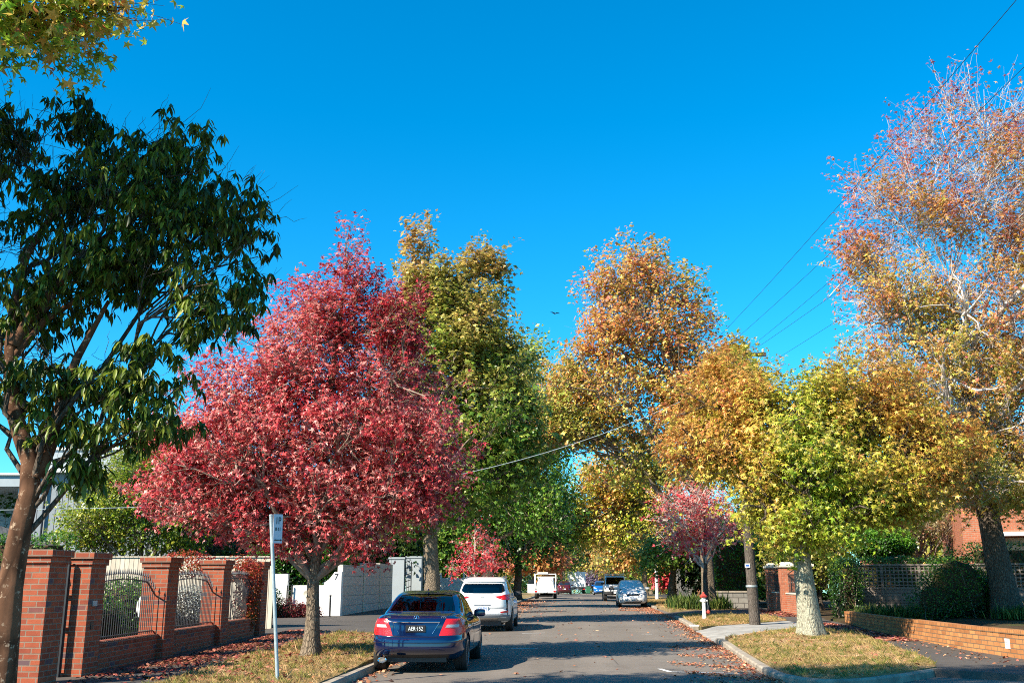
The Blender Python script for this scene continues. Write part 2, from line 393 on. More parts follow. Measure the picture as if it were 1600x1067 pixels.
def tube_np(pts, rad, n, V, F, base):
    pts = np.asarray(pts); m = len(pts)
    t = np.empty_like(pts); t[1:-1] = pts[2:] - pts[:-2]; t[0] = pts[1] - pts[0]; t[-1] = pts[-1] - pts[-2]; t = unit(t)
    ref = np.array([.31, .17, .93]) if abs(t[0, 2]) < .9 else np.array([.95, .2, .1])
    a = unit(np.cross(t, ref)); b = np.cross(t, a); an = np.arange(n) * 2 * math.pi / n
    ring = pts[:, None, :] + (a[:, None, :] * np.cos(an)[None, :, None] + b[:, None, :] * np.sin(an)[None, :, None]) * np.asarray(rad)[:, None, None]
    V.append(ring.reshape(-1, 3))
    i = np.arange(m - 1)[:, None] * n; k = np.arange(n)[None, :]; k2 = (k + 1) % n
    F.append(np.stack([i + k, i + k2, i + n + k2, i + n + k], -1).reshape(-1, 4) + base)
    return base + m * n
def tubes_mesh(name, lines, mat):
    V, F, b = [], [], 0
    for pts, rad, n in lines: b = tube_np(pts, rad, n, V, F, b)
    V = np.concatenate(V); F = np.concatenate(F)
    me = bpy.data.meshes.new(name); me.vertices.add(len(V)); me.vertices.foreach_set('co', V.astype(np.float32).ravel())
    me.loops.add(F.size); me.loops.foreach_set('vertex_index', F.astype(np.int32).ravel())
    me.polygons.add(len(F)); me.polygons.foreach_set('loop_start', np.arange(0, F.size, 4, dtype=np.int32)); me.update(calc_edges=True)
    me.polygons.foreach_set('use_smooth', [True] * len(F)); me.materials.append(mat); return me
def curve(a, b, n, rng, sag=0., wob=.06, rise=0.):
    """a wobbly path from a to b; rise > 0 leaves steeply and flattens out"""
    a = np.asarray(a, float); b = np.asarray(b, float); t = np.linspace(0, 1, n)[:, None]; L = np.linalg.norm(b - a)
    p = a + (b - a) * t; p[:, 2] += (rise * L * np.sin(t[:, 0] * math.pi)) - sag * L * t[:, 0] ** 2
    w_ = rng.normal(size=(n, 3)) * wob * L; w_[0] = 0; w_[-1] = 0; return p + w_
def nearest_assign(P, S):
    out = np.empty(len(P), int)
    for i in range(0, len(P), 4000): out[i:i + 4000] = ((P[i:i + 4000, None, :] - S[None]) ** 2).sum(-1).argmin(1)
    return out
def fps(P, k, rng):
    idx = [rng.integers(len(P))]; d = ((P - P[idx[0]]) ** 2).sum(1)
    for _ in range(min(k, len(P)) - 1): j = int(d.argmax()); idx.append(j); d = np.minimum(d, ((P - P[j]) ** 2).sum(1))
    return P[idx]

def tree(name, base, blobs, stops, label, cat='tree', group=None, seed=1, trunk_r=.25, fork=2.5, tips=900, leaves=40, leaf=.15, kind='star3', spread=.30,
         shell=.42, bark='bark', twig='twig', tone=None, mat='leaf', k1=14, lean=(0, 0), leaders=None, flare=1.6, tipskip=None, jitter=.22, side=10, dens=None,
         out_w=.6, up_w=.7, hang=.6, trunk_path=None, r1=.34, wn=.55, twig_r=.006, k2=6, gain=1.42, toneamp=.28):
    """a broadleaf tree. blobs: list of (centre, radii) in world space filling the crown; leaders: upper trunk points"""
    rng = np.random.default_rng(seed); base = np.array(base, float)
    cs = np.array([b[0] for b in blobs], float) - base; rs = np.array([b[1] for b in blobs], float)
    vol = rs.prod(1) ** .75; T = []
    while sum(map(len, T)) < tips:
        i = rng.choice(len(cs), size=tips, p=vol / vol.sum()); d = unit(rng.normal(size=(tips, 3)))
        u = rng.uniform(size=tips) ** shell; nz = (1 + .30 * wavenoise(d * 3 + cs[i], 1.5, np.random.default_rng(seed + 5))) * np.where(rng.uniform(size=tips) < .22, rng.uniform(1, 1.32, tips), 1)
        p = cs[i] + d * rs[i] * (u * nz)[:, None]
        if tipskip is not None: p = p[rng.uniform(size=len(p)) > tipskip(p + base)]
        T.append(p[:tips - sum(map(len, T))] if len(T) else p[:tips])
    T = np.concatenate(T)[:tips]
    zmax = T[:, 2].max(); zmin = T[:, 2].min()
    # trunk, up through the crown
    if trunk_path is None:
        top = leaders[0] - base if leaders is not None else T[T[:, 2].argmax()] * np.array([.8, .8, .96])
        n = 12; t = np.linspace(0, 1, n)[:, None]; spine = t * top; spine[:, :2] *= (t ** 1.3)
        spine[1:-1, :2] += np.cumsum(rng.normal(size=(n - 2, 2)) * .045, 0)
    else: spine = np.array(trunk_path, float) - base
    zz = np.linspace(0, 1, len(spine))
    arc = np.concatenate([[0], np.cumsum(np.linalg.norm(np.diff(spine, axis=0), axis=1))])
    def sp(u):
        u = np.clip(u, 0, 1) * arc[-1]; return np.array([np.interp(u, arc, spine[:, j]) for j in range(3)]).T
    def rad(u):
        u = np.asarray(u, float); return trunk_r * np.clip(1 - u, 0.04, 1) ** .85 + trunk_r * (flare - 1) * np.exp(-u * arc[-1] / .35)
    us = np.unique(np.concatenate([np.linspace(0, .12, 8), np.linspace(.12, 1, 18)]))
    P = sp(us); rr = rad(us)
    root = empty(name, tuple(base), 0, label, cat, group)
    V, F = [], []; tube_np(P - 0, rr, 22 if trunk_r > .15 else 10, V, F, 0)
    lines = [(P, rr, 22 if trunk_r > .15 else 10)]
    tm = tubes_mesh('trunk', lines, M[bark])
    if trunk_r > .12:                                   # ridges and root flare that break the round section
        co = np.empty(len(tm.vertices) * 3, np.float32); tm.vertices.foreach_get('co', co); co = co.reshape(-1, 3)
        c0 = np.array([np.interp(co[:, 2], P[:, 2], P[:, j]) if P[-1, 2] > P[0, 2] else np.zeros(len(co)) for j in range(2)]).T
        an = np.arctan2(co[:, 1] - c0[:, 1], co[:, 0] - c0[:, 0]); ph = rng.uniform(0, 6, 4)
        k = .05 * np.sin(an * 3 + ph[0] + co[:, 2] * .5) + .035 * np.sin(an * 5 + ph[1] - co[:, 2] * .7) + .14 * np.exp(-co[:, 2] / .3) * np.sin(an * 4 + ph[2])
        co[:, :2] += (co[:, :2] - c0) * k[:, None]; tm.vertices.foreach_set('co', co.ravel()); tm.update()
    link('trunk', tm, root)
    # limbs, branches, twigs
    L3 = []; lines = []; S1 = fps(T, k1, rng); A1 = nearest_assign(T, S1); tipdir = np.zeros_like(T)
    for i in range(len(S1)):
        idx = np.where(A1 == i)[0]
        if len(idx) == 0: continue
        c = T[idx].mean(0); hd = math.hypot(c[0] - 0, c[1] - 0)
        zs = min(max(c[2] - hd * 1.15 - .3, fork), zmax * .93); u0 = np.interp(zs, spine[:, 2], arc) / arc[-1]
        a = sp(np.array([u0]))[0]; r0 = max(.012, min(float(rad(u0)) * .62, r1 * trunk_r + .01)); r0 = max(r0, .02)
        ln = curve(a, c, 7, rng, wob=.03, rise=.06); lines.append((ln, np.linspace(r0, r0 * .38, 7), 7))
        S2 = fps(T[idx], k2, rng); A2 = nearest_assign(T[idx], S2)
        for j in range(len(S2)):
            id2 = idx[A2 == j]
            if len(id2) == 0: continue
            c2 = T[id2].mean(0); q = rng.uniform(.45, .95); f = q * 6; f0 = int(f); s = ln[f0] * (1 - f + f0) + ln[min(f0 + 1, 6)] * (f - f0)
            l2 = curve(s, c2, 5, rng, wob=.04, rise=.03); rb = r0 * .42; lines.append((l2, np.linspace(rb, max(rb * .4, twig_r), 5), 5))
            for m in id2:
                q = rng.uniform(.3, 1) * 4; f0 = min(int(q), 3); s = l2[f0] * (1 - q + f0) + l2[f0 + 1] * (q - f0)
                l3 = curve(s, T[m], 4, rng, wob=.06, rise=.04); lines.append((l3, np.linspace(max(rb * .3, twig_r), twig_r * .6, 4), 3)); tipdir[m] = T[m] - s; L3.append(m)
    # leaves
    w_ = np.ones(len(T)) if dens is None else np.clip(dens(T + base), 0, 1)
    gap = wavenoise(T, 2.4, np.random.default_rng(seed + 9)); w_ = w_ * np.clip(1.05 + 1.0 * gap, .12, 1.7)
    cnt = rng.poisson(leaves * w_ * rng.uniform(.55, 1.45, len(T))); I = np.repeat(np.arange(len(T)), cnt); n = len(I)
    ctr = np.array([0, 0, (zmin + zmax) * .45]); o_ = unit(T - ctr)
    sv = unit(unit(tipdir) * .6 + o_ * .6 + np.array([0, 0, .25]) + rng.normal(size=T.shape) * .45) * (spread * rng.uniform(1.4, 3.2, len(T)))[:, None]
    q = rng.uniform(-.35, 1, n)[:, None]
    pos = T[I] + sv[I] * q + rng.normal(size=(n, 3)) * spread * .62 * np.clip(1.15 - q * .75, .3, 1.2)
    outw = unit(pos - ctr)
    for m in range(len(T)): lines.append((np.array([T[m], T[m] + sv[m] * .5 + rng.normal(size=3) * spread * .1, T[m] + sv[m] * .95]), (twig_r * .6, twig_r * .5, twig_r * .3), 3))
    link('branches', tubes_mesh('branches', lines, M[twig]), root)
    nor = rng.normal(size=(n, 3)) * wn + outw * out_w + np.array([0, 0, up_w]); nor[rng.uniform(size=n) < .12] *= -1
    dn = rng.normal(size=(n, 3)) * .6 + outw * .5 + np.array([0, 0, -hang])
    sz = leaf * rng.lognormal(0, jitter, n)
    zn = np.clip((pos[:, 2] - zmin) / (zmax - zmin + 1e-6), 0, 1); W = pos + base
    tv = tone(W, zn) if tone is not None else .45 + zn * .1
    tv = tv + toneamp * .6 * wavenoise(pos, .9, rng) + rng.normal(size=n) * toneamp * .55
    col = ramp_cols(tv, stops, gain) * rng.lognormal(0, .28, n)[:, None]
    link('crown', leaf_mesh('crown', pos, nor, dn, sz, col, kind, M[mat]), root)
    root['n'] = int(n); del root['n']
    return root

def shrub(name, boxes, stops, label, cat='shrub', group=None, seed=1, n=4000, leaf=.06, kind='rhomb', box=True, depth=.12, mat='leaf', parent=None, core=True, stems=None, rough=.10, up=.5, base=None, tonez=.2):
    """a hedge or bush: leaves through the outer layer of boxes or ellipsoids (centre, radii), twigs inside"""
    rng = np.random.default_rng(seed)
    cs = np.array([b[0] for b in boxes], float); rs = np.array([b[1] for b in boxes], float)
    if base is None: base = np.array([cs[:, 0].mean(), cs[:, 1].mean(), (cs[:, 2] - rs[:, 2]).min()])
    area = (rs[:, 0] * rs[:, 1] + rs[:, 1] * rs[:, 2] + rs[:, 0] * rs[:, 2]); i = rng.choice(len(cs), size=n, p=area / area.sum())
    if box:
        p = rng.uniform(-1, 1, (n, 3)); a = np.stack([rs[i, 1] * rs[i, 2], rs[i, 0] * rs[i, 2], rs[i, 0] * rs[i, 1]], 1); a = a.cumsum(1) / a.sum(1, keepdims=True)
        ax = (rng.uniform(size=(n, 1)) > a).sum(1); p[np.arange(n), ax] = np.sign(p[np.arange(n), ax]); nr = np.zeros((n, 3)); nr[np.arange(n), ax] = p[np.arange(n), ax]
    else: p = unit(rng.normal(size=(n, 3))); nr = p.copy()
    bump = rough * wavenoise(p * rs[i] * 1.0 + cs[i], 2.2, rng); inset = np.abs(rng.normal(size=n)) * depth
    pos = cs[i] + p * rs[i] + nr * (bump - inset)[:, None] + rng.normal(size=(n, 3)) * .03
    nor = nr * .6 + rng.normal(size=(n, 3)) * .6 + np.array([0, 0, up]); dn = rng.normal(size=(n, 3)) + nr * .6
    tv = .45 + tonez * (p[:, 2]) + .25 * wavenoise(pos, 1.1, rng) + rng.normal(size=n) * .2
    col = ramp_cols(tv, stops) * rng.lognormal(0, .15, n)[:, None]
    keep = pos[:, 2] > base[2] - .02
    pos, nor, dn, col = pos[keep], nor[keep], dn[keep], col[keep]
    root = empty(name, tuple(base), 0, label, cat, group)
    link('foliage', leaf_mesh('foliage', pos - base, nor, dn, leaf * rng.lognormal(0, .2, len(pos)), col, kind, M[mat]), root)
    lines = []
    for _ in range(40 if core else 14):
        j = rng.integers(len(cs)); e = cs[j] + rng.uniform(-.85, .85, 3) * rs[j]; s = np.array([cs[j, 0] + rng.uniform(-.6, .6) * rs[j, 0], cs[j, 1] + rng.uniform(-.6, .6) * rs[j, 1], base[2]])
        lines.append((curve(s - base, e - base, 5, rng, wob=.05), np.linspace(.018, .006, 5), 4))
    link('stems', tubes_mesh('stems', lines, M['twig']), root)
    if core:
        for c, r in zip(cs, rs):
            mb = MB(); c = c - base
            if box: mb.box(c, (r - depth * 1.6 - rough).clip(.03) * 2)
            else: mb.lathe([(max(.02, (r[0] - depth * 1.8) * math.cos(a)), (r[2] - depth * 1.8) * math.sin(a)) for a in np.linspace(-1.5, 1.5, 8)], c, 12, Matrix.Diagonal((1, max(.1, (r[1] - depth * 1.8)) / max(.1, r[0] - depth * 1.8), 1)))
            mb.build('inner_growth', M['soil'], root)
    return root
# ---------------------------------------------------------------- ground, street, verges
def sheet(name, xs, ys, zf, mat):
    """a fine sheet over a grid of x and y"""
    xs = np.asarray(xs); ys = np.asarray(ys); nx, ny = len(xs), len(ys)
    v = [(x, y, zf(x, y)) for y in ys for x in xs]
    f = [(j * nx + i, j * nx + i + 1, (j + 1) * nx + i + 1, (j + 1) * nx + i) for j in range(ny - 1) for i in range(nx - 1)]
    me = bpy.data.meshes.new(name); me.from_pydata(v, [], f); me.update(); me.materials.append(mat); me.polygons.foreach_set('use_smooth', [True] * len(f))
    return tag(link(name, me), kind='structure')
def poly_sheet(name, poly, zf, mat, step=.5, skirt=.15):
    """a sheet filling a plan polygon, following zf, with a skirt down its edge"""
    P = []; n = len(poly)
    for i in range(n):
        a, b = Vector(poly[i]), Vector(poly[(i + 1) % n]); k = max(1, int((b - a).length / step))
        P += [a + (b - a) * t / k for t in range(k)]
    m = len(P); xs = [p.x for p in P]; ys = [p.y for p in P]; pts = list(P); rg = random.Random(3)
    def inside(x, y):
        c = False; j = m - 1
        for i in range(m):
            if (ys[i] > y) != (ys[j] > y) and x < (xs[j] - xs[i]) * (y - ys[i]) / (ys[j] - ys[i]) + xs[i]: c = not c
            j = i
        return c
    x = min(xs)
    while x < max(xs):
        y = min(ys)
        while y < max(ys):
            q = (x + rg.uniform(-.1, .1) * step, y + rg.uniform(-.1, .1) * step)
            if inside(*q): pts.append(Vector(q))
            y += step
        x += step
    vs, es, fs, *_ = geometry.delaunay_2d_cdt(pts, [(i, (i + 1) % m) for i in range(m)], [list(range(m))], 1, 1e-5)
    v = [(p.x, p.y, zf(p.x, p.y)) for p in vs]; f = [tuple(q) for q in fs]
    b = len(v); v += [(p.x, p.y, zf(p.x, p.y) - skirt) for p in vs[:m]]; f += [(i, (i + 1) % m, b + (i + 1) % m, b + i) for i in range(m)]
    me = bpy.data.meshes.new(name); me.from_pydata(v, [], f); me.update(); me.materials.append(mat)
    bm = bmesh.new(); bm.from_mesh(me); bmesh.ops.recalc_face_normals(bm, faces=bm.faces); bm.to_mesh(me); bm.free()
    if me.polygons[0].normal.z < 0: me.flip_normals()
    me.polygons.foreach_set('use_smooth', [True] * len(me.polygons)); me.set_sharp_from_angle(angle=R(40))
    return tag(link(name, me), kind='structure')
ysr = np.concatenate([np.arange(-30, 130, 2.0), np.arange(130, 420, 6.0)])
def road_z(x, y):
    c = (x - .2) / 4.0; cam_ = .05 * max(0, 1 - c * c) if abs(c) < 1 else 0
    return H(y) + cam_
sheet('ground', np.concatenate([np.linspace(-260, -12, 12), np.linspace(-9, 14, 6), np.linspace(20, 300, 12)]), np.concatenate([ysr, np.arange(430, 900, 60.)]), lambda x, y: H(y) - .08, M['far'])
sheet('road', np.linspace(-4.2, 4.9, 14), ysr, road_z, M['road'])
sheet('side_street', np.linspace(4.9, 60, 12), np.linspace(-14, 22, 10), lambda x, y: H(y) - .004 + .003 * max(0, x - 10), M['road'])
# kerbs
def kerb(name, pts, w=.16, h=KERB, label=None):
    mb = MB(); P = [Vector(p) for p in pts]; L = []; rg = random.Random(9)
    for i, p in enumerate(P):
        t = (P[min(i + 1, len(P) - 1)] - P[max(i - 1, 0)]).normalized(); L.append((p, Vector((-t.y, t.x))))
    prof = [(0, -.12), (0.0, h - .03), (.025, h), (w, h), (w, -.12)]
    vs = [(p.x + nn.x * a, p.y + nn.y * a, H(p.y) + z) for p, nn in L for a, z in prof]; k = len(prof)
    mb.add(vs, [(i * k + j, i * k + j + 1, (i + 1) * k + j + 1, (i + 1) * k + j) for i in range(len(P) - 1) for j in range(k - 1)] + [tuple(range(k)), tuple((len(P) - 1) * k + j for j in range(k))])
    return tag(mb.build(name, M['concrete'], smooth=False), kind='structure')
def split_run(f, y0, y1, st=1.2): return [(f(y), y) for y in np.arange(y0, y1 + .01, st)]
RK = [(xr(y), y) for y in np.arange(126, 28, -2)] + [(3.78, 27), (3.62, 24), (3.52, 21.7), (3.42, 19.2), (3.45, 18.2), (3.62, 17.55), (3.9, 17.2), (4.3, 17.15), (4.8, 17.45), (5.5, 18.1), (6.75, 19.6)]
def seg(a, b): return [p for p in RK if b <= p[1] <= a]
# right side: walk north to south, the verge lies on the left hand
i27 = next(i for i, p in enumerate(RK) if p[1] <= 27)
kerb('kerb', [p for p in RK if p[1] >= 55][::-1][::-1])
kerb('kerb', [p for p in RK if 33 <= p[1] <= 43.9])
kerb('kerb', [(xr(28), 28)] + RK[i27:])
kerb('kerb', [(XL, y) for y in np.arange(4, 29.7, 1.6)])
kerb('kerb', [(XL, y) for y in np.arange(37.5, 126, 3.0)])
def vz(x, y): return H(y) + KERB + .02 + .09 * math.exp(-((x - 6.3) ** 2 + (y - 28) ** 2) / 6) + .06 * math.exp(-((x + 5.3) ** 2 + (y - 20.5) ** 2) / 4) + .012 * math.sin(x * 3.1 + y * 1.7) * math.sin(y * 2.3)
V_NEAR = [(3.60, 19.0), (3.66, 18.3), (3.8, 17.7), (4.1, 17.38), (4.45, 17.35), (4.9, 17.7), (5.6, 18.4), (6.6, 19.55), (7.15, 21.5), (7.5, 25), (7.75, 30), (7.8, 34.5), (5.8, 30.5), (3.95, 27.6), (3.80, 24)]
V_HYD = [(xr(33.2) + .17, 33.2), (7.6, 37.5), (7.7, 42), (xr(43) + .17, 43)]
V_RFAR = [(4.55, 49), (7.7, 49), (7.7, 126), (4.6, 126)]
V_L1 = [(XL - .17, 5), (XL - .17, 29), (-6.9, 30), (-7.0, 26), (-6.7, 20), (-6.5, 16), (-6.2, 5)]
V_L2 = [(XL - .17, 38), (XL - .17, 126), (-7, 126), (-7.2, 42)]
for P_ in (V_NEAR, V_HYD, V_L1): poly_sheet('verge', P_, vz, M['turf'], .35)
for P_ in (V_RFAR, V_L2): poly_sheet('verge', P_, vz, M['turf'], 1.5)
poly_sheet('footpath', [(-6.0, 4), (-6.5, 16), (-6.7, 20), (-7.0, 26), (-6.9, 30), (-7.2, 42), (-7, 126), (-9.6, 126), (-9.6, 34), (-9.4, 24), (-8.9, 17), (-8.9, 4)], lambda x, y: H(y) + KERB, M['path'], 1.2)
poly_sheet('footpath', [(6.3, 19.35), (7.1, 21.5), (7.45, 25), (7.7, 30), (7.75, 34.5), (7.6, 44), (7.7, 126), (10, 126), (9.6, 44), (9.2, 33), (9.25, 24), (9.6, 21), (12, 18.6), (26, 14), (26, 12.5), (11, 16.4)], lambda x, y: H(y) + KERB * min(1, max(.0, (y - 15.5 + max(0, (x - 9.6)) * .25) / 3.5)), M['path'], 1.0)
def ramp_drive(name, x0, x1, y0, y1, mat, flip=1):
    return poly_sheet(name, [(x0, y0), (x1, y0 + .3), (x1, y1 + 1.2), (x0, y1)], lambda x, y: H(y) + .006 + (KERB) * min(1, abs(x - x0) / 1.6), M[mat], .5, .12)
poly_sheet('driveway', [(xr(28) - .05, 27.9), (3.98, 27.65), (5.8, 30.5), (7.75, 34.5), (7.6, 37.5), (xr(33), 33.1), (xr(33) - .05, 33)], lambda x, y: H(y) + .01 + KERB * min(1, max(0, (x - 3.75) / .8)), M['drive'], .4, .1)
ramp_drive('driveway', 4.05, 7.7, 43.6, 48.2, 'path')
poly_sheet('driveway', [(XL, 29.6), (XL, 37.6), (-7.25, 42), (-6.95, 29.9)], lambda x, y: H(y) + .01 + KERB * min(1, max(0, (-3.85 - x) / .8)), M['path'], .5, .1)
poly_sheet('driveway', [(-9.3, 33.0), (-9.3, 41.2), (-20, 41.2), (-20, 33.0)], lambda x, y: H(y) + KERB + .004, M['path'], 1.5, .1)
poly_sheet('garden_ground', [(-8.75, -4), (-8.75, 17), (-9.2, 24), (-9.3, 33), (-20, 33), (-20, 41), (-9.6, 41.2), (-9.6, 126), (-60, 126), (-60, -4)], lambda x, y: H(y) + .11, M['soil'], 4, .2)
poly_sheet('garden_ground', [(9.5, 21.2), (9.0, 24), (8.95, 32.3), (9.2, 37), (9.55, 48), (9.9, 126), (70, 126), (70, 16), (26, 15.2), (12.2, 19)], lambda x, y: H(y) + .10 + .36 * min(1, max(0, (x - 9.0) / .4)) * (1 if y < 36 else max(0, (40 - y) / 4)), M['soil'], 2.5, .2)
# painted bay ticks
def paint(pts, name='bay_marking'):
    mb = MB()
    for x0, y0, x1, y1, wd in pts:
        a = Vector((x0, y0)); b = Vector((x1, y1)); d = (b - a).normalized() * wd / 2; n = Vector((-d.y, d.x))
        mb.add([(q.x, q.y, road_z(q.x, q.y) + .006) for q in (a - n, b - n, b + n, a + n)], [(0, 1, 2, 3)])
    return tag(mb.build(name, M['white_line'], recalc=False), kind='structure')
paint([(1.70, 19.4, 3.0, 19.35, .09), (1.74, 19.4, 1.6, 20.0, .10)])
paint([(2.0, 31.2, 2.3, 31.2, .1), (1.6, 25.9, 1.9, 25.9, .1), (-1.55, 25.2, -.9, 25.3, .09), (-1.6, 31.4, -.9, 31.5, .09)])
# ---------------------------------------------------------------- trees
def B(px, py, rx, rz, Y, ry=None, dy=0.):
    """a crown lobe measured in the photograph (pixels) and stood at depth Y"""
    c = at(px, py, Y + dy); k = (Y + dy) / 1600; rx, rz = rx * k * 1.0, rz * k
    return ((c.x, c.y, c.z), (rx, ry or rx, rz))
def Gx(px, Y): return at(px, 910, Y).x
def foot(px, Y, z=None): return (Gx(px, Y), Y, (vz(Gx(px, Y), Y) if z is None else z) - .05)
street = 'liquidambar trees along the street'
# crimson tree on the left verge
Y = 20.8
tree('maple_tree', foot(490, Y), [B(545, 400, 20, 55, Y), B(548, 440, 34, 40, Y), B(515, 490, 60, 60, Y), B(600, 520, 60, 80, Y), B(470, 560, 100, 90, Y), B(590, 620, 105, 100, Y, dy=.3), B(400, 620, 80, 75, Y), B(330, 590, 28, 38, Y),
    B(350, 700, 105, 75, Y, dy=-.3), B(480, 690, 140, 110, Y), B(630, 710, 100, 85, Y), B(310, 770, 88, 48, Y), B(420, 790, 120, 55, Y, dy=.4), B(560, 780, 110, 60, Y), B(640, 770, 60, 42, Y), B(440, 835, 60, 25, Y), B(565, 845, 55, 24, Y)],
    RED, 'crimson tree with a broad cone of star leaves behind the parking sign', seed=3, trunk_r=.14, fork=1.5, tips=3200, leaves=20, leaf=.105, kind='star', spread=.20, k1=26, k2=8, r1=.4, bark='bark', twig='twig',
    tone=lambda W, z: .52 + .06 * z, toneamp=.42, gain=1.12, shell=.36, flare=1.7)
# tall olive and yellow tree behind it
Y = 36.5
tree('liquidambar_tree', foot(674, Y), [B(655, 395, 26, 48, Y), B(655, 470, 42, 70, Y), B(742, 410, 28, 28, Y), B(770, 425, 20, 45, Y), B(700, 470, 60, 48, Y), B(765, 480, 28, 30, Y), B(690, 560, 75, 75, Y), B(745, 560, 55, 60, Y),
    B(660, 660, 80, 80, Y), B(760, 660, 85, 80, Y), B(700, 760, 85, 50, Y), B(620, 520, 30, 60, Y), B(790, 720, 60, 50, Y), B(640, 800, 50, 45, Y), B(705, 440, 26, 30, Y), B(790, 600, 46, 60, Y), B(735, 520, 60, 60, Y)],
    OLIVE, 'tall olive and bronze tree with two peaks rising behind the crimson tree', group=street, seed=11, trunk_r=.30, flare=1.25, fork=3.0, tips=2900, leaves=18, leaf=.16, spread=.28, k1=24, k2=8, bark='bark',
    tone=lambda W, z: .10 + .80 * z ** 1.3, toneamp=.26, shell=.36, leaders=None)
# green tree further along the left verge, and the deep green ones beyond
Y = 56
tree('liquidambar_tree', foot(765, Y), [B(822, 560, 30, 36, Y), B(800, 610, 50, 50, Y), B(845, 640, 38, 70, Y), B(775, 680, 70, 60, Y), B(845, 720, 40, 60, Y), B(800, 780, 75, 55, Y), B(740, 790, 55, 45, Y), B(850, 800, 42, 40, Y), B(872, 690, 34, 50, Y), B(715, 720, 40, 60, Y)],
    GREEN, 'green tree with a yellowing top leaning over the white ute', group=street, seed=12, trunk_r=.34, fork=3.5, tips=1400, leaves=22, leaf=.2, kind='rhomb', spread=.45, k1=18, k2=7, bark='bark_dark',
    tone=lambda W, z: .22 + .62 * z ** 1.6, toneamp=.3, gain=1.6)
Y = 76
tree('liquidambar_tree', foot(808, Y), [B(800, 780, 60, 60, Y), B(845, 800, 50, 45, Y), B(790, 850, 45, 30, Y), B(850, 840, 38, 25, Y), B(865, 760, 26, 34, Y)],
    GREEN, 'dark green low tree above the white ute', group=street, seed=13, trunk_r=.3, fork=3, tips=800, leaves=18, leaf=.26, kind='rhomb', spread=.5, k1=14, bark='bark_dark', tone=lambda W, z: .08 + .2 * z, toneamp=.25)
# young red tree by the suv
Y = 47
tree('maple_tree', foot(745, Y), [B(748, 832, 13, 20, Y), B(742, 862, 33, 24, Y), B(762, 872, 22, 18, Y), B(722, 888, 18, 12, Y), B(745, 885, 30, 12, Y)],
    RED, 'young sparse red tree beside the white suv', seed=14, trunk_r=.05, fork=1.3, tips=150, leaves=6, leaf=.14, spread=.2, k1=12, k2=4, bark='twig_pale', twig='twig_pale', tone=lambda W, z: .62 + 0 * z, shell=.4, flare=1.1)
# rust and gold tree leaning over the road from the right
Y = 50
tree('liquidambar_tree', foot(1106, Y), [B(1012, 405, 30, 34, Y), B(1020, 455, 62, 45, Y), B(950, 455, 38, 34, Y), B(1072, 460, 34, 44, Y), B(1000, 520, 90, 55, Y), B(1060, 540, 45, 50, Y), B(930, 560, 38, 38, Y),
    B(895, 610, 42, 46, Y), B(960, 610, 80, 50, Y), B(1050, 610, 70, 45, Y), B(870, 670, 52, 34, Y), B(930, 665, 60, 34, Y), B(1080, 660, 60, 45, Y), B(845, 692, 28, 14, Y), B(1000, 680, 60, 26, Y), B(1060, 730, 60, 36, Y), B(1112, 590, 42, 48, Y), B(985, 440, 60, 60, Y), B(1090, 500, 30, 50, Y), B(850, 645, 42, 40, Y), B(885, 585, 34, 36, Y), B(1135, 610, 45, 50, Y, dy=-4), B(905, 640, 60, 60, Y), B(860, 660, 50, 50, Y), B(960, 520, 60, 50, Y), B(1095, 620, 60, 60, Y), B(985, 725, 50, 26, Y)],
    RUST, 'tall rust and gold tree leaning over the middle of the road', group=street, seed=21, trunk_r=.33, fork=4.2, tips=2900, leaves=14, leaf=.18, spread=.34, k1=24, k2=8, bark='bark',
    tone=lambda W, z: .30 + .30 * z, toneamp=.40, gain=1.62, shell=.36)
# big yellow-green tree with the pale trunk on the corner verge
Y = 28
bx_, by_, bz_ = foot(1262, Y)
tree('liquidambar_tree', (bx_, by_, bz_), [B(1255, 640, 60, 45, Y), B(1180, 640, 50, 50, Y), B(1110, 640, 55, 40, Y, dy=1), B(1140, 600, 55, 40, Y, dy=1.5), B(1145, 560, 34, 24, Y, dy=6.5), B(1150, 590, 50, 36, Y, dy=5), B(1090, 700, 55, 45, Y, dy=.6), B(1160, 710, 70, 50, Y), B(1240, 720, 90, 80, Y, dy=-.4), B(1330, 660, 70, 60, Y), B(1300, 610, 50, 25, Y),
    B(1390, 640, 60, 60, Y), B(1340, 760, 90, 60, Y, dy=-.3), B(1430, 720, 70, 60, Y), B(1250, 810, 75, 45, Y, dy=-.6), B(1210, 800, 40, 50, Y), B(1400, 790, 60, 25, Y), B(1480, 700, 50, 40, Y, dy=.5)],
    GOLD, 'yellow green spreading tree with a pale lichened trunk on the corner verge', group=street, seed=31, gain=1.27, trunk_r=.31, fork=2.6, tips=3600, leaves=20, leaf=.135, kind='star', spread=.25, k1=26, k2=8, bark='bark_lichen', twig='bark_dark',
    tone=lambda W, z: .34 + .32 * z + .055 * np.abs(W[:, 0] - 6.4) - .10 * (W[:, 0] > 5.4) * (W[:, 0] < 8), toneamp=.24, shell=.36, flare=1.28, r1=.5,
    trunk_path=[(bx_, by_, bz_), (bx_ - .05, by_, bz_ + .8), (bx_ - .14, by_, bz_ + 2.2), (bx_ - .1, by_ + .1, bz_ + 3.2), (bx_ + .2, by_ + .2, bz_ + 4.6), (bx_ + .3, by_ + .2, bz_ + 6.3)])
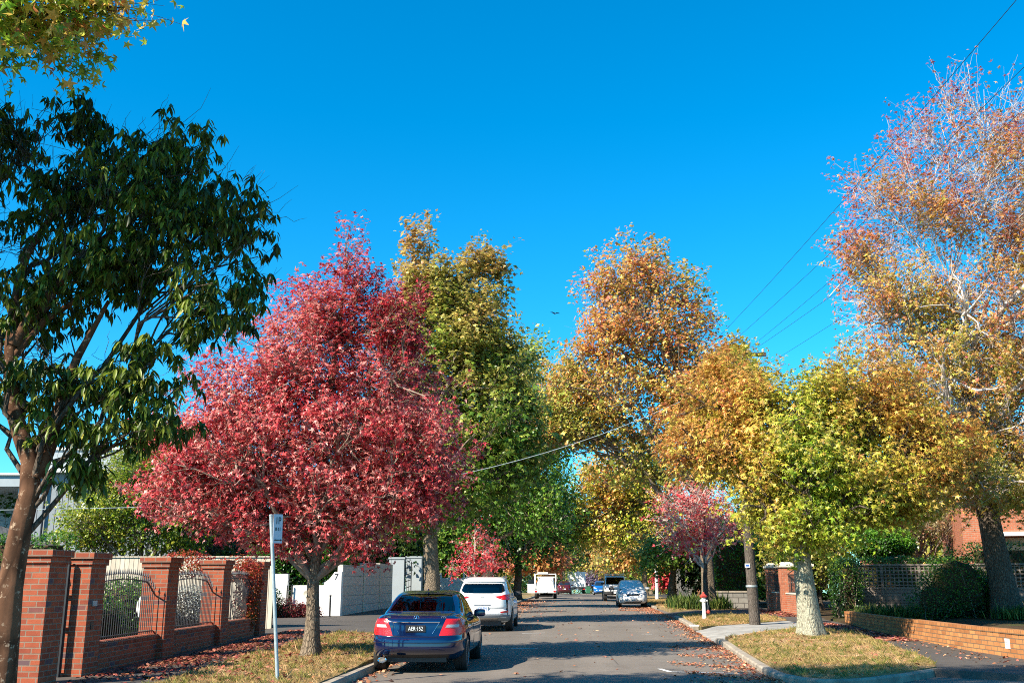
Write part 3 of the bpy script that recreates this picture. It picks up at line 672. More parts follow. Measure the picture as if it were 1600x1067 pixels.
# the tall half-bare tree at the right edge
Y = 32.5
k_ = foot(1572, Y, .52)
tree('liquidambar_tree', k_, [B(1500, 150, 45, 60, Y), B(1590, 190, 60, 70, Y), B(1440, 220, 60, 60, Y), B(1540, 270, 90, 80, Y), B(1370, 300, 55, 60, Y), B(1450, 340, 90, 70, Y), B(1350, 400, 50, 60, Y), B(1600, 350, 80, 90, Y),
    B(1400, 470, 85, 70, Y, dy=-.5), B(1500, 470, 100, 80, Y), B(1370, 560, 62, 55, Y), B(1470, 590, 110, 80, Y, dy=-.6), B(1590, 560, 100, 100, Y), B(1680, 400, 110, 200, Y), B(1580, 680, 110, 70, Y), B(1490, 700, 80, 70, Y), B(1560, 770, 80, 30, Y), B(1450, 750, 60, 34, Y, dy=-1), B(1530, 745, 70, 34, Y, dy=-2.5), B(1610, 770, 60, 34, Y, dy=-2), B(1690, 650, 90, 100, Y)],
    ORANGE, 'towering tree beside the lattice fence, bare grey twigs and red leaves at its top', group=street, seed=41, trunk_r=.42, fork=3.6, tips=5200, leaves=15, leaf=.13, kind='star', spread=.24, k1=46, bark='bark_dark', twig='twig_pale',
    tone=lambda W, z: .06 + .78 * z, toneamp=.34, shell=.45, gain=1.3, dens=lambda W: np.clip(1.35 - (W[:, 2] - 8.5) * .112, .24, 1), flare=1.7, twig_r=.008, r1=.24, k2=10,
    trunk_path=[k_, (k_[0] - .1, Y, 1.5), (k_[0] - .35, Y, 4), (k_[0] - .5, Y, 6.5), (k_[0] - .6, Y, 9), (k_[0] - .75, Y, 11.3)])
# small pink tree behind the hydrant
Y = 46
tree('maple_tree', foot(1104, Y), [B(1085, 775, 42, 30, Y), B(1060, 800, 40, 30, Y), B(1110, 800, 46, 34, Y), B(1045, 830, 25, 24, Y), B(1130, 830, 30, 24, Y), B(1090, 840, 48, 26, Y)],
    RED, 'small pink leaved tree with pale forked branches behind the hydrant', seed=51, trunk_r=.13, fork=1.9, tips=520, leaves=7, leaf=.13, spread=.22, k1=16, k2=5, bark='bark_dark', twig='twig_pale', tone=lambda W, z: .66 + 0 * z, toneamp=.4, flare=1.3, twig_r=.012, shell=.4)
# next trees along the right verge
Y = 78
tree('liquidambar_tree', foot(1056, Y), [B(945, 745, 46, 36, Y), B(930, 790, 50, 40, Y), B(975, 775, 45, 45, Y), B(905, 825, 36, 24, Y), B(950, 830, 55, 25, Y), B(985, 735, 32, 32, Y), B(1020, 790, 40, 40, Y), B(1050, 850, 45, 32, Y)],
    GOLD, 'orange and gold tree overhanging the parked silver hatchback', group=street, seed=61, trunk_r=.36, fork=3.4, tips=1300, leaves=18, leaf=.25, kind='rhomb', spread=.45, k1=18, bark='bark', tone=lambda W, z: .30 + .45 * z, toneamp=.32)
Y = 62
tree('liquidambar_tree', foot(1048, Y), [B(1075, 855, 36, 26, Y), B(1035, 870, 34, 18, Y), B(1110, 870, 26, 18, Y)],
    GREEN, 'low yellow green tree behind the small pink tree', group=street, seed=62, trunk_r=.27, fork=2.2, tips=500, leaves=16, leaf=.2, kind='rhomb', spread=.35, k1=10, bark='bark', tone=lambda W, z: .45 + .4 * z, toneamp=.3)
far = [(1008, 98, [(1000, 850, 45, 34), (965, 868, 36, 20), (1030, 830, 40, 40)], RUST, .35, 'orange brown tree leaning above the white off roader'),
       (1018, 116, [(1000, 800, 40, 50), (1015, 740, 30, 45), (985, 870, 34, 16)], GREEN, .35, 'dark green tree peeping between the gold and pink trees'),
       (836, 104, [(830, 860, 34, 24), (858, 872, 24, 18), (815, 878, 26, 14)], RUST, .75, 'small russet tree left of the white ute'),
       (862, 128, [(880, 862, 26, 26), (858, 845, 30, 30), (875, 820, 28, 22)], OLIVE, .2, 'dull olive tree behind the dark red car'),
       (960, 142, [(925, 868, 34, 26), (945, 845, 36, 26), (905, 850, 26, 24)], RUST, .4, 'faded orange tree behind the box truck'),
       (975, 165, [(955, 872, 26, 18), (975, 862, 24, 20)], GREEN, .75, 'bright lime tree above the blue car'),
       (880, 190, [(895, 875, 40, 24), (915, 840, 46, 30), (870, 840, 40, 34)], OLIVE, .45, 'distant tree closing the end of the street')]
for i, (px, Y, bl, st, tn, lab) in enumerate(far):
    tree('street_tree', foot(px, Y, H(Y)), [B(*b, Y) for b in bl], st, lab, group='distant trees at the end of the street', seed=70 + i, trunk_r=.3, fork=3, tips=480, leaves=16, leaf=.36, kind='rhomb', spread=.6, k1=9, k2=4, bark='bark', tone=lambda W, z, tn=tn: tn + 0 * z, toneamp=.3, twig_r=.02)
# dark glossy-leaved tree close on the left, its limbs reaching over the pavement
Y = 10.4
def Q(px, py, d=0): p = at(px, py, Y + d); return (p.x, p.y, p.z)
b0 = Q(-8, 1150)
def mtree():
    rng = np.random.default_rng(81)
    blobs = [B(120, 190, 60, 32, Y, .6), B(15, 200, 60, 45, Y, .7), B(60, 260, 120, 70, Y, .9), B(180, 300, 130, 110, Y, .9), B(300, 330, 100, 110, Y, .9), B(380, 340, 55, 80, Y, .7), B(130, 215, 60, 40, Y, .6), B(270, 225, 80, 50, Y, .7), B(330, 470, 65, 70, Y, .8), B(250, 420, 90, 60, Y, .8), B(390, 430, 28, 60, Y, .5),
             B(370, 540, 22, 45, Y, .4), B(110, 600, 90, 50, Y, .8), B(200, 600, 60, 40, Y, .7), B(140, 670, 70, 35, Y, .8), B(260, 660, 50, 30, Y, .6), B(60, 480, 70, 60, Y, .9), B(-40, 350, 80, 140, Y, 1.0), B(-60, 560, 60, 120, Y, .9), B(225, 640, 40, 60, Y, .6), B(130, 740, 30, 40, Y, .5), B(285, 600, 26, 40, Y, .4), B(160, 400, 120, 80, Y, .9), B(60, 400, 80, 80, Y, .8), B(90, 680, 70, 40, Y, .6), B(30, 560, 60, 60, Y, .8), B(235, 545, 60, 14, Y, .5), B(300, 520, 30, 26, Y, .4)]
    path = [b0, Q(8, 1000), Q(18, 900), Q(38, 800), Q(55, 740), Q(20, 640), Q(16, 560), Q(22, 480), Q(40, 400), Q(90, 320), Q(150, 260)]
    r = tree('broadleaf_evergreen_tree', b0, blobs, ['#101c06', '#1c2d0a', '#2c4210', '#43581a', '#6d7a30'], 'dark tree with long drooping leaves and smooth tan trunk before the brick fence', seed=81, trunk_r=.155, fork=1.9, tips=900, leaves=1, spread=.1,
             bark='bark_smooth', twig='bark_dark', k1=16, k2=6, r1=.15, shell=.45, trunk_path=path, flare=1.15, twig_r=.004)
    # extra forks seen in the photograph
    ln = [([Q(58, 745), Q(80, 690), Q(92, 640), Q(120, 560), Q(170, 470)], (.085, .075, .06, .045, .02), 12), ([Q(24, 540), Q(60, 480), Q(110, 420), Q(160, 375), Q(215, 330)], (.09, .07, .05, .035, .015), 12),
          ([Q(22, 620), Q(50, 640), Q(84, 658)], (.05, .045, .04), 8), ([Q(20, 560), Q(70, 500), Q(150, 450), Q(240, 420)], (.045, .035, .025, .012), 8), ([Q(45, 790), Q(30, 850), Q(10, 930)], (.06, .1, .03), 10)]
    base = np.array(b0)
    link('limbs', tubes_mesh('limbs', [(np.array(p) - base, np.array(rr), n) for p, rr, n in ln], M['bark_smooth']), r)
    # whorls of long hanging leaves at the twig ends
    T = []
    for ch in r.children:
        if ch.name.startswith('crown'): crown = ch
    rs = np.array([b[1] for b in blobs]); cs = np.array([b[0] for b in blobs]) - base; vol = rs.prod(1) ** .8
    n = 4700; i = rng.choice(len(cs), size=n, p=vol / vol.sum()); d = unit(rng.normal(size=(n, 3))); p = cs[i] + d * rs[i] * (rng.uniform(size=n) ** .5 * rng.choice([1, 1, 1, 1.12, 1.25], n))[:, None]
    p = p[rng.uniform(size=n) < .58 + .75 * wavenoise(p, 3.0, rng)]; n = len(p); m = rng.integers(5, 11, n); I = np.repeat(np.arange(n), m); N = len(I)
    az = rng.uniform(0, 6.283, N); droop = rng.normal(.9, .35, N); dn = np.stack([np.cos(az), np.sin(az), -droop * 1.5], 1)
    nor = np.stack([np.cos(az), np.sin(az), .8 + 0 * az], 1) + rng.normal(size=(N, 3)) * .35
    pos = p[I] + rng.normal(size=(N, 3)) * .018
    col = ramp_cols(.30 + rng.normal(size=N) * .25 + .15 * wavenoise(pos, 1.5, rng), ['#26340e', '#3c5016', '#54681c', '#78822a', '#a8a44c'])
    old = crown.data; crown.data = leaf_mesh('crown', pos, nor, dn, .132 * rng.lognormal(0, .18, N), col, 'lance', M['leaf_gloss']); bpy.data.meshes.remove(old)
    return r
mtree()
# branch ends of a street tree standing left of the camera
Y = 8.6
kb = (Gx(-420, Y) , Y - .4, .05)
tree('liquidambar_tree', kb, [B(15, 45, 66, 50, Y, .7), B(110, 8, 84, 40, Y, .6), B(60, 30, 70, 46, Y, .8), B(180, 10, 34, 36, Y, .3), B(-110, -140, 150, 90, Y, 1.2), B(-310, -220, 220, 220, Y, 1.6), B(-420, -240, 300, 300, Y, 2.0), B(-200, -380, 260, 200, Y, 1.8),  ((-5.0, 8.8, 10.6), (2.0, 1.8, 1.3)), ((-3.8, 8.0, 12.4), (1.7, 1.6, 1.0))],
    GOLD, 'yellow and orange branch ends hanging in at the top left corner', group=street, seed=91, trunk_r=.26, fork=6.2, tips=2000, leaves=18, leaf=.125, kind='star', spread=.20, k1=24, k2=7, bark='bark', twig='bark_dark', tone=lambda W, z: .42 + .1 * z, toneamp=.45, shell=.4)
# ---------------------------------------------------------------- left side: brick fence with iron railings
def wx(y): return -8.2 - .055 * (y - 17)
pier_y = [(15.35, 'brick pier left of the gate gap, half behind the smooth tan trunk'), (16.9, 'brick pier with the small letter slot, right of the open iron gate'), (20.75, 'brick pier between the wide railing bay and the bay with the white ring'),
          (24.75, 'brick pier on the far side of the bay with the white ring'), (28.55, 'last brick pier of the fence, overgrown with red creeper')]
for i, (y, lab) in enumerate(pier_y):
    x1 = wx(y); r = empty('brick_pier', (x1 - .27, y + .28, H(y) + .08), 0, lab, 'pier', 'piers of the red brick fence')
    h = 2.05
    mb = MB(); mb.bx(-.27, .27, -.28, .28, -.1, h - .19); mb.build('shaft', M['brick_red'], r)
    mb = MB(); mb.bx(-.30, .30, -.31, .31, h - .19, h - .09); mb.bx(-.335, .335, -.345, .345, h - .09, h + .02); mb.build('cap', M['brick_red'], r, bevel=.006)
    if i == 1:
        mb = MB(); mb.bx(.272, .29, -.14, .02, 1.18, 1.27); mb.build('letter_plate', M['galv'], r)
        mb = MB(); mb.bx(.272, .282, -.12, -.03, .80, .93); mb.build('meter_door', M['iron'], r)
def wall_bay(y0, y1, lab, coplab=None):
    m = (y0 + y1) / 2; x = wx(m); a = math.atan2(wx(y1) - wx(y0), y1 - y0); r = empty('low_brick_wall', (x - .24, m, H(m) + .08), -a * 1.0, lab, 'wall', 'low walls of the red brick fence')
    L = y1 - y0
    mb = MB(); mb.bx(-.11, .11, -L / 2, L / 2, -.15, .46); mb.build('wall', M['brick_red'], r)
    mb = MB()
    k = int(L / .086)
    for j in range(k):
        yy = -L / 2 + (j + .5) * L / k; mb.box((0, yy, .505), (.25, L / k - .010, .085), rx=0)
    mb.build('coping', M['brick_red'], r); return r
def railing(y0, y1, lab):
    m = (y0 + y1) / 2; x = wx(m); a = math.atan2(wx(y1) - wx(y0), y1 - y0); r = empty('iron_railing', (x - .24, m, H(m) + .08), -a, lab, 'railing', 'iron railings of the red brick fence')
    L = y1 - y0; n = int(L / .105)
    def top(t): return 1.44 + .30 * (2 * t - 1) ** 2 if False else 1.62 - .0 + .10 * math.cos((2 * t - 1) * math.pi / 2) - .22 * max(0, abs(2 * t - 1) - .7) / .3
    mb = MB()
    for k in range(n):
        t = (k + .5) / n; yy = -L / 2 + L * t; zt = top(t)
        mb.tube([(0, yy, .56), (0, yy, zt)], .0085, 5); mb.lathe([(.0085, 0), (.02, .015), (.012, .05), (.001, .11)], (0, yy, zt), 5)
    mb.build('pickets', M['grey_iron'], r)
    mb = MB(); P = [(0, -L / 2 + L * t, top(t) - .09) for t in np.linspace(0, 1, 20)]
    for z0 in (0,):
        for q in range(19):
            p, s = Vector(P[q]), Vector(P[q + 1]); c = (p + s) / 2; mb.box(c, (.03, (s - p).length + .004, .02), rx=math.atan2(s.z - p.z, s.y - p.y))
    mb.bx(-.015, .015, -L / 2, L / 2, .60, .62); mb.build('rails', M['grey_iron'], r); return r
bays = [(17.47, 20.74, 'first low brick wall under the wide railing bay', 'iron railing of spiked pickets nearest the gate'), (21.32, 24.74, 'low brick wall under the railing before the white ring', 'spiked iron railing in front of the white ring'),
        (25.32, 28.54, 'low brick wall of the last bay beside the red creeper', 'spiked iron railing of the last bay before the creeper')]
for y0, y1, a, b in bays: wall_bay(y0, y1, a); railing(y0, y1, b)
# iron gates, standing open
def gate(x, y, rz, lab, wid=1.0, h=1.72):
    r = empty('iron_gate', (x, y, H(y) + .13), rz, lab, 'gate', 'open iron gates')
    mb = MB(); mb.bx(-.03, .03, -.03, .03, 0, h + .1); mb.lathe([(.03, 0), (.045, .02), (.03, .06), (.0, .09)], (0, 0, h + .1), 8); mb.build('hanging_post', M['iron'], r)
    mb = MB()
    for z in (.10, .82, 1.35): mb.bx(.03, wid, -.02, .02, z, z + .05)
    mb.bx(wid - .05, wid, -.02, .02, .05, h); mb.build('frame', M['iron'], r)
    mb = MB()
    for k in range(8):
        xx = .03 + (k + .7) * (wid - .08) / 8; mb.tube([(xx, 0, .1), (xx, 0, h - .15)], .010, 5); mb.lathe([(.01, 0), (.022, .02), (.001, .12)], (xx, 0, h - .15), 5)
    mb.build('pickets', M['iron'], r)
    return r
gate(wx(16.9) - .35, 16.80, R(176), 'black iron gate standing open between the first two brick piers')
gate(wx(15) - .02, 13.2, R(105), 'black iron gate in front of the leftmost brick pier', 1.6, 1.75)
# ornament ring in the garden
r = empty('garden_ornament', (-10.0, 24.0, H(24) + .1), 0, 'white ring shaped garden ornament behind the second railing', 'ornament')
mb = MB(); q = [(.30 + .13 * math.cos(a), .13 * math.sin(a)) for a in np.linspace(0, 2 * math.pi, 13)[:-1]]
Mx = Matrix.Rotation(R(90), 3, 'X'); n = 28
vs = [Mx @ Vector((qr * math.cos(2 * math.pi * k / n), qr * math.sin(2 * math.pi * k / n), qz)) + Vector((0, 0, .95)) for k in range(n) for qr, qz in q]
mb.add(vs, [(k * 12 + j, k * 12 + (j + 1) % 12, ((k + 1) % n) * 12 + (j + 1) % 12, ((k + 1) % n) * 12 + j) for k in range(n) for j in range(12)]); mb.build('ring', M['white_render'], r, smooth=True)
mb = MB(); mb.lathe([(.28, -.03), (.28, 0), (.1, .05), (.0, .06)], (0, 0, .95), 20, Mx); mb.build('centre', M['cap'], r, smooth=True)
mb = MB(); mb.lathe([(.22, -.1), (.2, .05), (.08, .15), (.07, .45), (.12, .53)], (0, 0, 0), 14); mb.build('pedestal', M['cap'], r, smooth=True)
# planting behind the railings
YG = ['#33470f', '#4f6a16', '#76881f', '#a09a2c', '#b9a444']
GR = ['#12280a', '#21440f', '#356116', '#4f7d22', '#7a9a38']
DG = ['#0c1a06', '#17300b', '#264811', '#3c6119', '#5b7a28']
WT = ['#4a5a40', '#8a9280', '#c4c6bc', '#dcdcd4', '#a9b09a']
MR = ['#2a0a10', '#4b1018', '#6a1a20', '#7d2a2c', '#5a4a20']
CR = ['#5a5a18', '#8a4a1c', '#a8402a', '#a0282c', '#c46a4a']
shrub('garden_shrub', [((-10.6, 19.6, .95), (.8, 1.3, .85)), ((-10.9, 21.4, 1.1), (.7, .8, .95)), ((-10.7, 17.9, .8), (.6, .6, .7))], YG, 'green and yellow shrub behind the first railing bay', seed=101, n=9000, leaf=.07, box=False)
shrub('garden_shrub', [((-11.2, 25.2, .9), (1.0, 1.2, .9)), ((-10.6, 22.7, .7), (.6, .6, .6))], GR, 'dark leafy shrub around the white ring ornament', seed=102, n=7000, leaf=.07, box=False)
shrub('flowering_shrub', [((-10.4, 27.0, .9), (.7, 1.1, .75))], WT, 'pale flowering shrub behind the last railing bay', seed=103, n=6000, leaf=.05, box=False)
shrub('creeper', [((-9.15, 28.4, 1.25), (.42, .45, 1.0)), ((-9.6, 28.0, 2.0), (.9, .5, .35)), ((-10.6, 27.5, 2.15), (.9, .5, .3)), ((-9.0, 28.1, .8), (.25, .3, .6))], CR, 'red and bronze creeper smothering the last brick pier', cat='creeper', seed=104, n=5600, leaf=.075, box=False, core=False)
# timber paling fence across the block
r = empty('paling_fence', (-13.5, 32.3, H(32) + .1), 0, 'pale timber paling fence with a flat capping behind the brick fence', 'fence')
mb = MB(); mb.bx(-5.5, 3.9, -.02, .02, 0, 2.22); mb.build('palings', M['paling'], r)
mb = MB(); mb.bx(-5.5, 3.95, -.06, .06, 2.222, 2.26); mb.build('capping', M['paling'], r)
# grey upper-storey house
r = empty('grey_house', (-27.5, 52, H(52)), R(4), 'modern house with grey standing seam cladding and flat roofs behind the left garden', 'house'); r.location.x = at(75, 910, 52).x; r.scale = (1, 1, (at(120, 697, 52).z - H(52)) / 8.6)
zt = 8.7
mb = MB(); mb.bx(-1.2, 6.5, 0, 8, 0, 7.15); mb.build('clad_wall', M['grey_clad'], r)
mb = MB(); mb.bx(-1.5, 6.9, -.5, 8.5, 7.152, 7.32); mb.build('eave', M['white_paint'], r)
mb = MB(); mb.bx(-.9, 6.2, .4, 8, 7.322, 8.45); mb.build('parapet', M['grey_render'], r)
mb = MB(); mb.bx(-1.0, 6.35, .3, 8.1, 8.452, 8.60); mb.build('roof_edge', M['white_paint'], r)
mb = MB(); mb.bx(-9, -1.2, 1.5, 8, 0, 3.2); mb.bx(-9, -1.2, 4.5, 8, 3.2, 6.4); mb.build('recessed_wall', M['grey_render'], r)
mb = MB(); mb.bx(-9.4, -1.202, -.3, 8, 6.402, 7.0); mb.build('balcony_roof', M['grey_render'], r)
mb = MB(); mb.bx(-9.4, -1.502, -.45, 7.9, 7.002, 7.12); mb.build('balcony_roof_edge', M['white_paint'], r)
for x in (-2.0, -5.2):
    mb = MB(); mb.bx(x - .1, x + .1, 0, .2, 3.202, 6.4); mb.build('balcony_post', M['galv'], r)
for x0, x1, z0, z1 in ((1.1, 2.6, 3.9, 6.3), (5.2, 6.3, 5.0, 6.3)):
    f = MB(); f.bx(x0, x0 + .07, -.05, .02, z0, z1); f.bx(x1 - .07, x1, -.05, .02, z0, z1); f.bx(x0 + .07, x1 - .07, -.05, .02, z1 - .08, z1); f.bx(x0 + .07, x1 - .07, -.05, .02, z0, z0 + .07); f.bx(x0 + .07, x1 - .07, -.05, .02, z0 + (z1 - z0) * .72, z0 + (z1 - z0) * .72 + .06)
    f = f.build('window', M['galv'], r); g = MB(); g.bx(x0 + .05, x1 - .05, -.02, .01, z0 + .05, z1 - .05); g.build('pane', M['glass_dark'], f)
    g = MB(); g.bx(x0 + .25, x1 - .1, -.028, -.021, z0 + .07, z0 + (z1 - z0) * .7); g.build('blind', M['white_paint'], f)
mb = MB(); mb.tube([(-.6, -.12, 3), (-.6, -.12, 7.0)], .06, 8); mb.build('downpipe', M['dark_panel'], r)
# tiled roof house nearer
r = empty('tiled_house', (at(106, 832, 44.6).x - 6.7, 35, H(35)), 0, 'low house with a dark tiled hip roof beyond the hedge', 'house')
mb = MB(); mb.bx(-6.2, 6.0, .6, 9, 0, 3.05); mb.build('wall', M['brick_house'], r)
mb = MB(); e, z0 = 3.06, 3.06; mb.add([(-7, 0, z0), (6.7, 0, z0), (6.7, 9.6, z0), (-7, 9.6, z0), (-2.5, 4.8, 4.95), (2.2, 4.8, 4.95)], [(0, 1, 5, 4), (1, 2, 5), (2, 3, 4, 5), (3, 0, 4), (3, 2, 1, 0)]); mb.build('roof', M['tile'], r)
mb = MB(); mb.bx(-7.1, 6.8, -.12, -.002, 2.98, 3.12); mb.build('gutter', M['white_paint'], r)
hx = at(108, 845, 24.5).x; shrub('hedge', [((hx - 3.0, 24.5, (at(70, 832, 24).z) / 2), (3.0, .6, at(70, 832, 24).z / 2))], GR, 'clipped bright green hedge above the leftmost brick piers', cat='hedge', seed=105, n=9000, leaf=.075)
Y = 34.0
def bushtree(px, Y, bl, st, lab, seed, **k):
    kw = dict(trunk_r=.14, fork=1.0, tips=900, leaves=22, leaf=.12, kind='rhomb', spread=.28, k1=16, bark='bark_dark', shell=.38, toneamp=.3, gain=1.1); kw.update(k)
    return tree(kw.pop('name', 'garden_tree'), foot(px, Y, H(Y) + .12), [B(*b, Y) for b in bl], st, lab, seed=seed, **kw)
bushtree(215, 44, [(200, 800, 85, 55), (230, 740, 75, 45), (150, 830, 50, 35), (275, 830, 50, 40), (175, 770, 40, 30), (255, 700, 40, 26)], YG, 'bushy yellow green tree over the paling fence', 111, tips=1500, leaf=.13, tone=lambda W, z: .45 + .12 * z)
bushtree(240, 47, [(260, 700, 60, 40), (300, 760, 60, 70), (330, 830, 50, 40)], DG, 'dark green tree between the bushy tree and the crimson tree', 112, tips=900, leaf=.14, tone=lambda W, z: .4 + 0 * z)
bushtree(470, 44, [(455, 850, 50, 36), (440, 890, 42, 28), (500, 860, 45, 40), (490, 905, 26, 22)], GR, 'leafy green tree hanging over the white wall', 113, tips=1000, leaf=.13, tone=lambda W, z: .55 + .1 * z)
bushtree(585, 58, [(590, 850, 55, 45), (560, 810, 50, 50), (620, 830, 45, 50), (530, 860, 40, 40), (600, 780, 60, 40), (640, 870, 26, 26)], DG, 'dark evergreen tree behind the painted block wall', 114, tips=1300, leaf=.2, spread=.4, tone=lambda W, z: .3 + .1 * z)
bushtree(690, 74, [(700, 850, 40, 60), (720, 880, 34, 24), (745, 860, 40, 34), (690, 800, 40, 50), (655, 860, 22, 30)], GREEN, 'mid green tree behind the low white picket fence', 115, tips=1000, leaf=.26, spread=.5, tone=lambda W, z: .45 + .1 * z)
shrub('shrub', [((-11.3, 39.6, .55), (.9, .5, .5)), ((-10.5, 39.9, .5), (.6, .5, .45))], MR, 'low maroon shrub at the foot of the white wall', seed=106, n=4200, leaf=.07, box=False)
shrub('shrub', [((-12.0, 39.2, .8), (.7, .6, .7))], DG, 'dark green shrub beside the maroon shrub', seed=107, n=3000, leaf=.07, box=False)
# white wall of number 7
r = empty('white_wall', (-9.45, 41.0, H(41) + .1), 0, 'white rendered wall sweeping up to a pier numbered 7', 'wall')
def fx(px): return at(px, 940, 41).x + 9.45
def fz(py): return at(530, py, 41).z - H(41) - .1
out = [(fx(505), -.1), (fx(532), -.1), (fx(532), fz(893)), (fx(521), fz(893)), (fx(517), fz(899)), (fx(512), fz(905)), (fx(505), fz(910))]
mb = MB(); mb.prism(out, lambda a, b, d: (a, d, b), 0, .35); mb.build('pier', M['white_render'], r)
mb = MB(); mb.bx(fx(456), fx(505) - .002, .06, .28, -.1, fz(914)); mb.bx(fx(386), fx(447), .06, .28, -.1, fz(896)); mb.build('wall', M['white_render'], r)
mb = MB(); mb.lathe([(.10, -.02), (.14, -.02), (.14, .06), (.10, .06), (.02, .02)], (fx(478.5), .03, fz(927)), 18, Matrix.Rotation(R(90), 3, 'X')); mb.build('round_vent', M['cap'], r, smooth=True)
mb = MB()
for a in (448, 455): mb.bx(fx(a) - .02, fx(a) + .02, -.05, -.01, .1, fz(914))
for z in (.5, 1.0, 1.35): mb.bx(fx(448) + .02, fx(455) - .02, -.05, -.01, z, z + .04)
mb.build('metal_frame', M['iron'], r)
def text_mesh(name, txt, size, mat, parent, loc, rot, extrude=.004, align='CENTER', sx=1):
    c = bpy.data.curves.new('t', 'FONT'); c.body = txt; c.size = size; c.extrude = extrude; c.align_x = align; c.align_y = 'CENTER'
    o = bpy.data.objects.new('t', c); C.objects.link(o); bpy.context.view_layer.update(); me = bpy.data.meshes.new_from_object(o.evaluated_get(bpy.context.evaluated_depsgraph_get()))
    bpy.data.objects.remove(o); bpy.data.curves.remove(c); me.name = name; me.materials.clear(); me.materials.append(mat)
    if sx != 1: me.transform(Matrix.Diagonal((sx, 1, 1, 1)))
    q = link(name, me, parent); q.location = loc; q.rotation_euler = rot; return q
text_mesh('house_number', '7', .34, M['iron'], r, (fx(524), -.006, fz(901)), (R(90), 0, 0))
r = empty('block_wall', (-9.45, 41.36, H(41) + .1), 0, 'cream painted block wall running back from the number 7 pier', 'wall')
mb = MB(); y0, y1 = .003, 11.5; yy = np.linspace(y0, y1, 2)
mb.bx(-.22, 0.0, 0.003, 4.2, -.1, 2.05); mb.bx(-.21, 0.006, 4.2, 8.0, -.1, 2.2); mb.bx(-.22, 0.0, 8.0, 11.5, -.1, 2.25); mb.build('wall', M['block'], r)
mb = MB()
for y in (4.2, 8.0): mb.bx(.008, .04, y - .07, y + .07, -.1, 2.16)
mb.build('joint_cover', M['cap'], r)
r = empty('bollard', (at(516, 940, 39.9).x, 39.9, H(40) + .1), 0, 'thin black post standing before the number 7 pier', 'post'); mb = MB(); mb.tube([(0, 0, 0), (0, 0, .82)], .035, 8); mb.build('post', M['iron'], r)
mb = MB(); mb.lathe([(.045, .82), (.05, .85), (.03, .87)], (0, 0, 0), 8); mb.build('post_cap', M['iron'], r)
# grey gate piers
for i, (px, Y, hh, wd, lab) in enumerate([(619, 54.5, 2.62, .82, 'first tall grey gate pier, with a dark grille at its right'), (646, 56.5, 2.72, .86, 'middle tall grey gate pier with a diagonal shadow'), (661, 60.5, 2.6, .6, 'third grey gate pier partly behind the big trunk')]):
    x = at(px, 910, Y).x; r = empty('gate_pier', (x, Y, H(Y) + .1), 0, lab, 'pier', 'grey gate piers')
    mb = MB(); mb.bx(-wd / 2, wd / 2, 0, .5, -.1, hh - .1); mb.build('shaft', M['grey_render'], r); mb = MB(); mb.bx(-wd / 2 - .04, wd / 2 + .04, -.04, .54, hh - .1, hh); mb.build('cap', M['grey_render'], r)
Y = 54.6; x = at(632, 910, Y).x; r = empty('grille_gate', (x, Y, H(Y) + .1), 0, 'dark criss cross metal grille between two grey piers', 'gate')
mb = MB()
for k in range(7): mb.tube([(-.32, .1, .2 + k * .34), (.32, .1, .42 + k * .34)], .02, 4); mb.tube([(-.32 + k * .107, .12, .1), (-.32 + k * .107, .12, 2.3)], .012, 4)
mb.build('bars', M['iron'], r); mb = MB(); mb.bx(-.36, -.32, .08, .14, 0, 2.4); mb.bx(.32, .36, .08, .14, 0, 2.4); mb.build('frame', M['iron'], r)
Y = 63; r = empty('picket_fence', (at(711, 910, Y).x, Y, H(Y) + .12), 0, 'white panel fence with square posts right of the big trunk', 'fence')
mb = MB(); mb.bx(-1.0, .55, 0, .05, 0, 1.55); mb.build('panels', M['white_paint'], r)
for x in (-.9, -.25, .55): MB().bx(x - .06, x + .06, -.03, .08, 0, 1.85).build('post', M['white_paint'], r)
r = empty('paling_fence', (at(733, 910, 65).x, 65, H(65) + .12), 0, 'grey weathered paling fence behind the young red tree', 'fence')
mb = MB(); mb.bx(-.7, 1.6, 0, .05, 0, 1.5); mb.build('palings', M['grey_fence'], r); mb = MB(); mb.bx(-.7, 1.6, -.03, .06, 1.502, 1.55); mb.build('capping', M['grey_fence'], r)

# ---------------------------------------------------------------- sign, pole, hydrant, wires
p = at(436, 1056, 16.4); r = empty('parking_sign', (p.x, 16.4, vz(p.x, 16.4) - .03), 0, 'galvanised parking sign post leaning slightly on the left verge', 'sign')
lean_ = (-.08, 0)
mb = MB(); tp = at(423.5, 805, 16.4) - Vector(r.location); mb.tube([(0, 0, -.2), tuple(tp)], .03, 14); mb.lathe([(.033, -.01), (.033, .012), (.01, .02)], tuple(tp), 12); mb.build('post', M['galv'], r, smooth=True)
pl = empty('sign_plate', (tp.x + .045, tp.y - .02, tp.z - .215)); pl.parent = r; pl.rotation_euler = (0, R(-1.5), R(63))
mb = MB(); mb.bx(-.02, .19, -.038, -.034, -.235, .235); po = mb.build('plate', M['sign'], pl)
for t_, sz, z, sx in (('1P', .165, .125, .8), ('8-11', .08, -.01, .9), ('\u2190\u2192', .06, -.19, .8)):
    if t_ != '\u2190\u2192': text_mesh('lettering', t_, sz, M['black'], pl, (.085, -.042, z), (R(90), 0, 0), .002, sx=sx)
mb = MB(); mb.bx(.03, .15, -.043, -.039, -.192, -.178); mb.add([(.03, -.0435, -.165), (.03, -.0435, -.205), (0.0, -.0435, -.185), (.15, -.0435, -.165), (.15, -.0435, -.205), (.18, -.0435, -.185)], [(0, 1, 2), (3, 4, 5)]); mb.build('arrow', M['black'], pl)
pb = at(1180, 977, 34.8); pz = H(34.8) + .1; r = empty('power_pole', (pb.x, 34.8, pz), 0, 'dark timber power pole with a small blue tag by the driveway', 'power pole')
